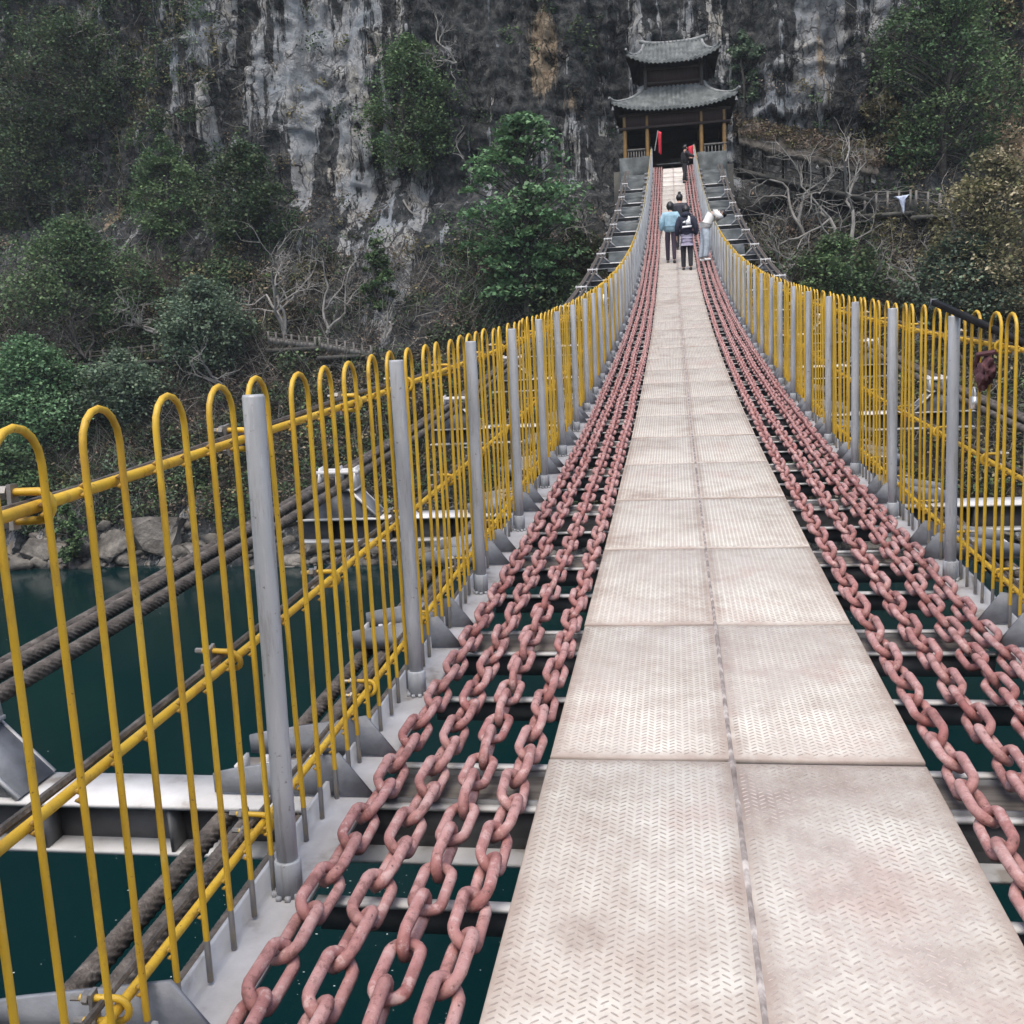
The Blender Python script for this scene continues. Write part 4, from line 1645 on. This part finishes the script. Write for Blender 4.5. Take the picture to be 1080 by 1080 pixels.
def trail_railing(p0, p1, n, label, bal=True, h=.78, mat='trailwood'):
    p0, p1 = np.array(p0), np.array(p1)
    root = empty('trail_railing', tuple(p0), label, 'railing', 'railings along the hillside trail')
    d = p1 - p0
    mb = MB()
    for t in (1.0, .62):
        mb.tube([(0, 0, h * t), tuple(d * .5 + np.array([0, 0, h * t - .06])), tuple(d + np.array([0, 0, h * t]))], .055, 6)
    mb.build('handrail', MT['bark'], root, smooth=True)
    for i in range(n + 1):
        q = d * i / n
        mb = MB()
        mb.box(q + np.array([0, 0, h / 2]), (.13, .13, h + .15))
        mb.build('railing_post', MT[mat], root)
    if bal:
        mb = MB()
        nb = n * 2
        for i in range(nb):
            q = d * (i + .5) / nb
            mb.box(q + np.array([0, 0, h * .36]), (.26, .08, .42))
        mb.build('baluster_row', MT['trailwood'], root)
    mb = MB()
    L = np.linalg.norm(d)
    ang = math.atan2(d[1], d[0])
    ca, sa = math.cos(ang), math.sin(ang)
    mb.box(d / 2 + np.array([0, .75, -.16]), (L + .4, 1.7, .24), 0, [[ca, -sa, 0], [sa, ca, 0], [0, 0, 1]])
    mb.build('trail_slab', MT['masonry'], root)


def on(px, py, dy=-1.0):
    h = hit(px, py)
    return at(px, py, h[1] + dy)


def build_trails():
    def pair(a, b, y): return at(*a, y), at(*b, y)
    p, q = pair((284, 363), (333, 369), hit(308, 364)[1] - 1.2)
    trail_railing(p, q, 6, 'pale balustrade on the hillside trail left of the big green tree')
    p, q = pair((338, 369), (392, 378), hit(365, 372)[1] - 1.2)
    trail_railing(p, q, 6, 'pale balustrade just above the tips of the left fence')
    p, q = pair((70, 386), (178, 375), hit(120, 380)[1] - 1.0)
    trail_railing(p, q, 8, 'dark weathered railing among the bushes far left', False, .8, 'bark')
    p, q = pair((912, 226), (960, 221), hit(940, 222)[1] - 1.3)
    trail_railing(p, q, 4, 'grey trail railing on the right hillside with a pale cloth on it', False, 1.15)
    c = at(951.5, 206.5, hit(940, 222)[1] - 1.36)
    root = empty('hanging_cloth', tuple(c), 'pale blue cloth hanging over the trail railing on the right hillside', 'cloth')
    mb = MB()
    n, m = 9, 10
    V, F = [], []
    for i in range(n):
        for j in range(m):
            u, v = i / (n - 1) - .5, j / (m - 1)
            wd = .95 * (1 - .75 * min(1, v * 1.6))
            V.append((u * wd - .05 + .12 * v, -.05 - .06 * math.sin(u * 14 + v), -v * (1.1 if abs(u) < .3 else .45) + .08 * u))
    for i in range(n - 1):
        for j in range(m - 1): F.append((i * m + j, (i + 1) * m + j, (i + 1) * m + j + 1, i * m + j + 1))
    mb.add(V, F)
    o = mb.build('cloth_sheet', MT['bluecloth'], root, smooth=True)
    md = o.modifiers.new('thickness', 'SOLIDIFY')
    md.thickness = .02
    p, q = pair((966, 222), (1016, 228), hit(985, 224)[1] - 1.3)
    trail_railing(p, q, 4, 'grey trail railing on the right hillside beside the yellowish bush', False, 1.15)


build_trails()


# ------------------------------------------------------------------ vegetation
def rand_unit(n):
    v = rng.normal(size=(n, 3))
    return v / np.linalg.norm(v, axis=1, keepdims=True)


def leaf_quads(P, size, droop=.3, flat=.5):
    """rhombic leaves at points P"""
    n = len(P)
    d = rand_unit(n)
    d[:, 2] = d[:, 2] * .5 - droop
    d /= np.linalg.norm(d, axis=1, keepdims=True)
    nrm = rand_unit(n)
    nrm[:, 2] = np.abs(nrm[:, 2]) + flat
    s = np.cross(d, nrm)
    s /= (np.linalg.norm(s, axis=1, keepdims=True) + 1e-9)
    L = (size * (.6 + .8 * rng.random(n)))[:, None]
    W = L * (.26 + .16 * rng.random(n))[:, None]
    up = np.cross(s, d)
    V = np.stack([P - d * L * .5, P + s * W + up * L * .06, P + d * L * .5, P - s * W + up * L * .06], 1)
    return V


def grow_branch(mb, p, d, L, r, depth, nseg=5, spread=.6, up=.15, sides=5, tips=None, m=0, kids=(2, 4), wig=.22):
    pts = [np.array(p, float)]
    d = np.array(d, float)
    d /= np.linalg.norm(d)
    for i in range(nseg):
        d = d + rng.normal(size=3) * wig
        d[2] += up * .3
        d /= np.linalg.norm(d)
        pts.append(pts[-1] + d * L / nseg)
    rad = np.linspace(r, r * .5, len(pts))
    mb.tube(pts, rad, sides if depth > 1 else 4, m, False)
    if tips is not None: tips.append(pts[-1])
    if depth <= 0: return
    k = random.randint(*kids)
    for i in range(k):
        t = random.uniform(.35, 1.0) if i else 1.0
        j = min(len(pts) - 1, max(1, int(t * (len(pts) - 1))))
        nd_ = d * .7 + rand_unit(1)[0] * spread * 1.3
        nd_[2] += up
        grow_branch(mb, pts[j], nd_, L * random.uniform(.5, .78), r * random.uniform(.45, .62), depth - 1, max(3, nseg - 1), spread, up, sides, tips, m, kids, wig)


GREENS = dict(
    bright=[(.06, .145, .07), (.08, .185, .09), (.05, .11, .055), (.11, .23, .12)],
    dark=[(.032, .065, .035), (.045, .085, .045), (.065, .11, .058), (.035, .052, .034)],
    mid=[(.05, .105, .05), (.07, .135, .062), (.09, .16, .075), (.045, .075, .042)],
    blue=[(.06, .105, .075), (.08, .135, .098), (.11, .175, .125), (.05, .078, .06)],
    olive=[(.10, .11, .052), (.14, .145, .075), (.19, .185, .11), (.085, .085, .05)],
    pale=[(.13, .14, .08), (.20, .20, .125), (.27, .26, .18), (.09, .10, .055)],
    brown=[(.10, .082, .062), (.14, .115, .09), (.19, .165, .135), (.075, .064, .052)],
)


for _k, _v in GREENS.items():
    GREENS[_k] = [tuple(np.array(c) * np.array([1.22, 1.08, .95]) * .88 + .12 * 1.2 * np.mean(c)) for c in _v]


def leafy_tree(base, h, w, label, pal='mid', nclump=60, nleaf=60, lsize=.24, group=None, trunk=True, name='leafy_tree', flatc=.4, low=.12, depth_=.6, cat='tree', prof=None):
    base = np.array(base, float)
    root = empty(name, tuple(base), label, cat, group)
    mb = MB()
    C, V = [], []
    pal_ = np.array(GREENS[pal] if pal != 'pale' else GREENS['pale'] + GREENS['pale'] + GREENS['olive'])
    top = np.array([0, 0, h * .82])
    trunk_pts = [np.array([0, .3, -.6]), np.array([rng.normal() * .1 * w, 0, h * .3]), np.array([rng.normal() * .1 * w, -.1, h * .6]), top]
    mb.tube(trunk_pts, np.array([.022, .018, .011, .004]) * h * .9 + .02, 7, 0, False)
    for i in range(nclump):
        t = low + (1 - low) * rng.random() ** .9
        if prof: rad_ = np.interp(t, *prof)
        else: rad_ = math.sin(PI * min(1, (t - low) / (1 - low) * .86 + .14)) ** .7
        a = rng.random() * 2 * PI
        lob = .62 + .75 * float(vnoise(a * 1.1 + base[0], t * 3.2, base[2], 19))
        rr = w / 2 * rad_ * lob * (rng.random() ** .45)
        c = np.array([math.cos(a) * rr, math.sin(a) * rr * depth_, t * h])
        c += rng.normal(size=3) * .12
        # branch from the trunk to the clump
        j = np.array([np.interp(max(.1, t - .15), [0, .3, .6, .82], [p[q] for p in trunk_pts]) for q in range(2)] + [max(.1, t - .18) * h])
        mid = (j + c) / 2 + np.array([0, 0, .15])
        mb.tube([j, mid, c], np.array([.010, .007, .003]) * h * .5 + .006, 4, 0, False)
        n = int(nleaf * rng.uniform(.6, 1.4))
        cr = w * rng.uniform(.09, .24) * (.7 + .5 * rad_)
        q = rand_unit(n) * (rng.random(n) ** .62)[:, None]
        P = c + q * np.array([cr, cr, cr * flatc])
        P[:, 2] -= .35 * (q[:, 0] ** 2 + q[:, 1] ** 2) * cr * .6
        V.append(leaf_quads(P, lsize * np.ones(n)))
        shade = pal_[rng.integers(0, len(pal_))]
        cc = shade[None, :] * 1.22 * (.75 + .5 * rng.random((n, 1))) * np.array([1, 1, 1]) + rng.normal(size=(n, 3)) * .006
        C.append(np.clip(cc, .004, 1))
    mb.build('trunk', MT['bark'], root, smooth=True)
    V = np.concatenate(V)
    quads_obj('crown', V, np.concatenate(C), MT['leaf'], root)
    return root


def bare_tree(base, h, label, lean=(0, 0, 1), depth=4, spread=.6, r=.06, up=.12, group=None, mat='pbark', cat='tree', name='bare_tree', n=1, kids=(2, 4), wig=.22):
    base = np.array(base, float)
    root = empty(name, tuple(base), label, cat, group)
    mb = MB()
    for i in range(n):
        d = np.array(lean, float) + rng.normal(size=3) * (.28 if n > 1 else .05)
        grow_branch(mb, (rng.normal() * .12 * (n > 1), 0, -.4), d, h * .48 * random.uniform(.85, 1.1), r, depth, 6, spread, up, 6, None, 0, kids, wig)
    mb.build('branches', MT[mat], root, smooth=True)
    return root


def build_trees():
    def base(px, py, dy=-.6): return on(px, py, dy)
    # the big bright tree left of the pavilion
    b = at(556, 322, 65.5)
    leafy_tree(b, 11.6, 6.6, 'large bright green layered tree standing left of the far end of the bridge', 'bright', 150, 62, .30, low=.06, flatc=.30,
               prof=([0, .15, .35, .55, .75, .9, 1], [.35, .7, .95, 1.0, .8, .55, .2]))
    k = 1 / CAM['f']
    specs = [
        # px, py(base), height px, width px, palette, clumps, label
        (437, 175, 125, 105, 'mid', 70, 'dark green shrub clinging to the cliff under the pale blue rock face'),
        (995, 185, 200, 120, 'mid', 100, 'tall green tree on the right cliff at the top right of the scene'),
        (945, 150, 120, 60, 'blue', 40, 'slim green shrub on the cliff left of the tall right tree'),
        (262, 250, 95, 100, 'dark', 60, 'rounded dark green shrub below the streaked white cliff'),
        (178, 250, 100, 75, 'mid', 50, 'green shrub beside the tan rock strip on the left cliff'),
        (80, 130, 110, 150, 'dark', 80, 'broad dark green tree high on the left cliff'),
        (30, 230, 110, 120, 'dark', 65, 'dark tree at the left edge of the cliff, half way up'),
        (85, 345, 115, 150, 'mid', 80, 'wide green bush above the weathered railing far left'),
        (215, 385, 95, 100, 'blue', 75, 'blue green bush with pale twigs above the left fence hoops'),
        (40, 470, 120, 140, 'bright', 95, 'bright green bush low on the left bank behind the nearest hoops'),
        (130, 440, 70, 120, 'blue', 60, 'grey green bush low on the left bank'),
        (15, 545, 80, 80, 'mid', 45, 'green bush at the water on the far left'),
        (75, 590, 65, 30, 'mid', 24, 'narrow green creeper on the pale shore rock at left'),
        (400, 325, 70, 35, 'mid', 26, 'thin light green shrub at the foot of the grey cliff'),
        (1045, 330, 150, 130, 'pale', 85, 'pale yellow green leafy bush on the right hillside'),
        (1010, 335, 75, 110, 'blue', 55, 'blue green bush just above the black tube on the right'),
        (880, 318, 60, 100, 'mid', 40, 'low green bush behind the hoops of the right fence'),
        (785, 105, 60, 40, 'blue', 22, 'small pale green shrub on the cliff right of the pavilion roof'),
        (575, 330, 40, 110, 'dark', 40, 'dark low shrub at the foot of the big bright tree'),
        (930, 170, 60, 60, 'olive', 30, 'olive shrub in front of the covered walkway end'),
    ]
    for (px, py, hp, wp, pal, nc, lab) in specs:
        b = base(px, py)
        s = b[1] * k
        leafy_tree(b, hp * s, wp * s, lab, pal, int(nc * 1.7), 95, .22, name='shrub' if hp < 100 else 'leafy_tree', cat='shrub' if hp < 100 else 'tree', low=.0, flatc=.6, depth_=.7)
    bares = [
        (300, 350, 125, (.0, -.1, 1), 'bare pale branched tree above the left balustrade', 4, 3),
        (345, 345, 100, (.25, -.1, 1), 'bare leaning tree right of the pale branched one on the left bank', 4, 2),
        (165, 345, 75, (-.7, -.2, .6), 'bare white branches spreading over the grey green left bank', 3, 3),
        (88, 372, 95, (-.1, -.2, 1), 'brown twiggy leafless bush over the weathered railing', 4, 4),
        (235, 400, 70, (-.6, -.3, .6), 'pale dead branches hanging above the left fence', 3, 3),
        (425, 205, 60, (.3, -.4, -.4), 'bare dead branch hanging from the cliff shrub', 3, 1),
        (500, 180, 70, (.1, -.4, .3), 'pale forked dead branch on the dark cliff', 2, 1),
        (850, 250, 125, (-.35, -.2, 1), 'bare white tree in front of the covered walkway', 4, 2),
        (895, 290, 180, (.1, -.15, 1), 'tall bare grey tree right of the covered walkway', 4, 2),
        (905, 300, 70, (.6, -.4, .4), 'pale crooked branches just above the right fence', 3, 2),
        (985, 320, 110, (-.1, -.3, 1), 'tangled bare tree below the right trail railing', 4, 3),
        (830, 290, 80, (-.2, -.2, .8), 'bare twiggy bush beside the right side ropes', 4, 4),
        (925, 130, 110, (-.1, -.3, 1), 'grey leafless bush on the cliff above the covered walkway', 4, 4),
        (480, 60, 60, (-.3, -.5, .1), 'thin bare branches on the dark cliff top centre', 3, 3),
        (90, 50, 60, (.2, -.4, .6), 'bare pale twigs on the upper left cliff', 3, 3),
        (405, 350, 60, (.1, -.2, 1), 'small bare sapling at the foot of the grey cliff', 3, 2),
        (620, 250, 60, (.1, -.2, 1), 'thin bare sapling right of the big bright tree', 3, 2),
    ]
    for (px, py, hp, lean, lab, dep, n) in bares:
        b = base(px, py, -1.0)
        h = hp * b[1] * k
        bare_tree(b, h, lab, lean, dep, .62, .035 + .012 * h, .10, name='bare_tree' if hp >= 90 else 'bare_shrub', cat='tree' if hp >= 90 else 'shrub', n=n, mat='pbark' if 'brown' not in lab and 'grey leafless' not in lab else 'bark')


build_trees()


def build_boulders():
    def rock(px, py, w, h, d, label, seed):
        y = hit(px, py)[1] + .2
        c = at(px, py, y)
        bm = bmesh.new()
        bmesh.ops.create_icosphere(bm, subdivisions=4, radius=1)
        r2 = np.random.default_rng(seed)
        planes = [(n / np.linalg.norm(n), r2.uniform(.42, .78)) for n in r2.normal(size=(9, 3))]
        for v in bm.verts:
            p = np.array(v.co)
            for n, o in planes:                 # chop flat facets
                t = p @ n - o
                if t > 0: p = p - n * t
            p = p * (1 + .12 * (float(fbm(p[0] * 3 + seed, p[1] * 3, p[2] * 3, 3, 9)) - .5))
            v.co = Vector((p[0] * w, p[1] * d, p[2] * h))
        me = bpy.data.meshes.new('boulder')
        bm.to_mesh(me)
        bm.free()
        me.materials.append(MT['boulder'])
        o = link_obj('boulder', me, None, c)
        o.rotation_euler = (0, 0, r2.uniform(-.3, .3))
        tag(o, label, 'boulder', 'pale boulders along the waterline')
    rock(165, 572, 3.3, 2.2, 2.3, 'large pale angular boulder at the waterline seen through the left fence', 3)
    rock(118, 580, 1.5, 1.3, 1.5, 'squat pale boulder left of the large angular one', 5)
    rock(45, 580, 2.4, 1.2, 1.6, 'low flat pale boulder at the waterline far left', 8)
    rock(205, 585, 1.3, .9, 1.2, 'small wedge shaped boulder right of the large angular one', 12)
    rock(340, 572, 1.7, 1.0, 1.2, 'low boulder at the waterline under the left saddle bracket', 15)
    rock(440, 560, 2.2, 1.0, 1.4, 'flat boulder at the waterline between the first left posts', 21)
    rock(1062, 548, 2.0, 1.0, 1.3, 'flat pale boulder at the waterline seen through the right fence', 27)
    rock(985, 540, 2.2, 1.1, 1.4, 'pale boulder at the waterline behind the right posts', 30)


build_boulders()


def build_rubble():
    mb = MB()
    r2 = np.random.default_rng(5)
    base = None
    for i in range(420):
        x = r2.uniform(-48, 34)
        z = WZ + abs(r2.normal()) * 1.0 - .15
        y = float(ybank(x, z)) - .1
        w = r2.uniform(.15, .62) * (1 if r2.random() < .85 else 1.8)
        n = r2.normal(size=(7, 3))
        n /= np.linalg.norm(n, axis=1, keepdims=True)
        bm = bmesh.new()
        bmesh.ops.create_icosphere(bm, subdivisions=2, radius=1)
        V = np.array([v.co for v in bm.verts])
        F = [tuple(v.index for v in f.verts) for f in bm.faces]
        bm.free()
        for q in n:
            t = V @ q - r2.uniform(.45, .8)
            V = V - np.outer(np.maximum(t, 0), q)
        mb.add(V * np.array([w, w * .8, w * r2.uniform(.4, .8)]) + np.array([x, y, z]), F)
    o = mb.build('shore_rubble', MT['boulder'])
    tag(o, 'loose pale stones scattered along the far waterline', 'rubble', kind='stuff')


build_rubble()


def build_undergrowth():
    """ground cover of the far bank: leaf clumps, litter and dry twigs, far too many to count"""
    V, C = [], []
    mixes = {k: np.array(v) for k, v in GREENS.items()}
    ncl = 10500
    xs = rng.uniform(-62, 44, ncl)
    zs = np.where(rng.random(ncl) < .55, rng.uniform(-7.8, 9, ncl), rng.uniform(8, 36, ncl))
    dens = fbm(xs * .1, 4.4, zs * .12, 3, 61)
    for x, z, dn in zip(xs, zs, dens):
        cliff = z > 9
        leftv = x < -19
        p = .8 if z < 12 else (1.0 if (x < -33 or x > 18) else (.6 if (-36 < x < -19 and z < 15) else .16))
        if rng.random() > p * (1.25 if dn > .5 else .55): continue
        if abs(x + 19.5) < 4.5 and z > 2 and rng.random() < .7: continue
        if abs(x - .2) < 5 and z > 8: continue
        y = float(ybank(x, z))
        u = rng.random()
        if x < -30: pal = 'dark' if u < .34 else ('mid' if u < .56 else ('brown' if u < .74 else ('olive' if u < .86 else 'blue')))
        elif x < -14: pal = 'brown' if u < .45 else ('dark' if u < .75 else ('olive' if u < .85 else 'mid'))
        elif x < 3: pal = 'dark' if u < .6 else ('brown' if u < .85 else 'mid')
        elif x < 13: pal = 'brown' if u < .5 else ('dark' if u < .7 else ('olive' if u < .85 else 'mid'))
        else: pal = 'olive' if u < .3 else ('brown' if u < .55 else ('dark' if u < .75 else ('mid' if u < .9 else 'pale')))
        r = rng.uniform(.4, 1.5) * (1 if not cliff else .8)
        n = int(52 * r * r ** .4 * (1.15 if pal != 'brown' else .75))
        q = rand_unit(n) * (rng.random(n) ** .35)[:, None]
        q[:, 1] = -np.abs(q[:, 1])
        P = np.array([x, y - .1, z]) + q * np.array([r, r * .7, r * .7])
        V.append(leaf_quads(P, np.full(n, .22 if pal != 'brown' else .17)))
        c0 = mixes[pal][rng.integers(0, 4)]
        C.append(np.clip(c0[None] * (.8 + .8 * rng.random((n, 1))) + rng.normal(size=(n, 3)) * .006, .004, 1))
    # scrub that has crept over the gallery roof
    for i in range(300):
        x = rng.uniform(4.2, 13.2)
        zc = 15.3 - (x - 4.2) * .31
        t = rng.uniform(-1.6, 1.3)
        r = rng.uniform(.25, .6)
        n = int(70 * r)
        q = rand_unit(n) * (rng.random(n) ** .4)[:, None]
        P = np.array([x, 71.6 + t, zc + .75 - abs(t) * .8 + rng.uniform(-.1, .35)]) + q * np.array([r, r * .7, r * .6])
        pal = mixes['brown' if rng.random() < .75 else 'olive']
        V.append(leaf_quads(P, np.full(n, .16)))
        C.append(np.clip(pal[rng.integers(0, 4)][None] * (.6 + .7 * rng.random((n, 1))), .004, 1))
    V, C = np.concatenate(V), np.concatenate(C)
    o = quads_obj('undergrowth', V, C, MT['leaf'], None, 'stuff')
    tag(o, 'mixed green and brown undergrowth covering the far bank and cliff ledges', 'undergrowth')
    # twigs
    n = 30000
    xs = rng.uniform(-60, 42, n)
    zs = np.where(rng.random(n) < .85, rng.uniform(-7.5, 9.5, n), rng.uniform(9, 30, n))
    keep = (fbm(xs * .14, 8.8, zs * .16, 3, 71) > .42) & ~((np.abs(xs - .2) < 5) & (zs > 8)) & ((zs < 9) | (xs < -30) | (xs > 12))
    xs, zs = xs[keep], zs[keep]
    ys = ybank(xs, zs)
    n = len(xs)
    A = np.stack([xs, ys - .1, zs], -1)
    d = rand_unit(n)
    d[:, 1] = -np.abs(d[:, 1]) * .7
    d[:, 2] = d[:, 2] * .6 + .45
    L = rng.uniform(.6, 2.4, n)[:, None]
    B = A + d * L * .5 + rng.normal(size=(n, 3)) * .1
    E = A + d * L + rng.normal(size=(n, 3)) * .3
    w = rng.uniform(.010, .026, n)[:, None]
    s = np.cross(d, np.array([0, 1.0, .2]))
    s /= np.linalg.norm(s, axis=1, keepdims=True)
    f = np.array([0, -1.0, .2])
    me = bpy.data.meshes.new('dry_twigs')
    tri = [(s, 1.0), (-s * .6 + f, .8), (-s * .6 - f, .8)]
    rings = []
    for P, kk in ((A, 1.0), (B, .8), (E, .35)):
        rings.append(np.stack([P + q * w * kk for q, _ in tri], 1))
    VV = np.stack(rings, 1).reshape(n, 9, 3)
    fidx = []
    for a in (0, 3):
        for j in range(3): fidx.append((a + j, a + (j + 1) % 3, a + 3 + (j + 1) % 3, a + 3 + j))
    fi = (np.array(fidx)[None] + (np.arange(n) * 9)[:, None, None]).reshape(-1, 4)
    raw_mesh(me, VV.reshape(-1, 3), fi.ravel().astype(np.int32), np.full(len(fi), 4, np.int32))
    cc = np.array([[.13, .118, .10], [.24, .225, .20], [.09, .076, .062], [.31, .30, .27]])[rng.integers(0, 4, n)]
    CC = np.ones((n, 9, 4))
    CC[:, :, :3] = cc[:, None]
    set_col(me, CC.reshape(-1, 4))
    me.materials.append(MT['twig'])
    o = link_obj('dry_twigs', me)
    tag(o, 'dry brown and grey twigs tangled over the far bank', 'twigs', kind='stuff')


build_undergrowth()

# ------------------------------------------------------------------ damp air of the gorge
mb = MB()
mb.box((0, 20, 18), (1010, 210, 66.5))
hz, hnt, hb = new_mat('damp_air')
hnt.nodes.remove(hb)
pv = hnt.nodes.new('ShaderNodeVolumePrincipled')
pv.inputs['Color'].default_value = (.86, .92, .96, 1)
pv.inputs['Density'].default_value = .0004
pv.inputs['Anisotropy'].default_value = .2
hnt.links.new(pv.outputs[0], hnt.nodes['Material Output'].inputs['Volume'])
tag(mb.build('haze', hz), 'thin pale haze hanging in the gorge', 'haze', kind='stuff')

# ------------------------------------------------------------------ to metres
done = set()
for o in list(col.objects):
    o.location = o.location * S
    if o.data is not None and o.data.name not in done and o.type == 'MESH':
        done.add(o.data.name)
        o.data.transform(Matrix.Scale(S, 4))
    for md in o.modifiers:
        if md.type == 'SOLIDIFY': md.thickness *= S

# ------------------------------------------------------------------ camera, sky, sun
cd = bpy.data.cameras.new('camera')
cam = bpy.data.objects.new('camera', cd)
sc.collection.objects.link(cam)
cd.sensor_width = 36
cd.lens = 36 * CAM['f'] / 1080
cd.clip_start = .05
cd.clip_end = 2000
Mc = Matrix([list(RGT), list(UPV), list(-FWD)]).transposed()
cam.matrix_world = Matrix.Translation(Vector(EYE) * S) @ Mc.to_4x4()
sc.camera = cam

w = bpy.data.worlds.new('World')
sc.world = w
w.use_nodes = True
nt = w.node_tree
bg = nt.nodes['Background']
sky = nt.nodes.new('ShaderNodeTexSky')
sky.sky_type = 'NISHITA'
sky.sun_disc = False
SUN_EL, SUN_AZ = 63, 186          # azimuth from +y towards +x
sky.sun_elevation = R_(SUN_EL)
sky.sun_rotation = R_(SUN_AZ)
sky.air_density = 1.0
sky.dust_density = 3.0
sky.ozone_density = .6
nt.links.new(sky.outputs[0], bg.inputs[0])
bg.inputs[1].default_value = .14
ld = bpy.data.lights.new('sun', 'SUN')
ld.energy = 1.5
ld.angle = R_(40)
ld.color = (1, .95, .88)
sun = bpy.data.objects.new('sun', ld)
sc.collection.objects.link(sun)
v = Vector((math.sin(R_(SUN_AZ)) * math.cos(R_(SUN_EL)), math.cos(R_(SUN_AZ)) * math.cos(R_(SUN_EL)), math.sin(R_(SUN_EL))))
sun.rotation_euler = v.to_track_quat('Z', 'Y').to_euler()
sun.location = v * 60

sc.view_settings.view_transform = 'Standard'
sc.view_settings.look = 'None'
sc.view_settings.exposure = .90
sc.view_settings.gamma = 1
sc.render.engine = 'CYCLES'
sc.cycles.max_bounces = 6
sc.cycles.diffuse_bounces = 3
sc.cycles.glossy_bounces = 2
sc.cycles.transmission_bounces = 2
sc.cycles.use_denoising = True
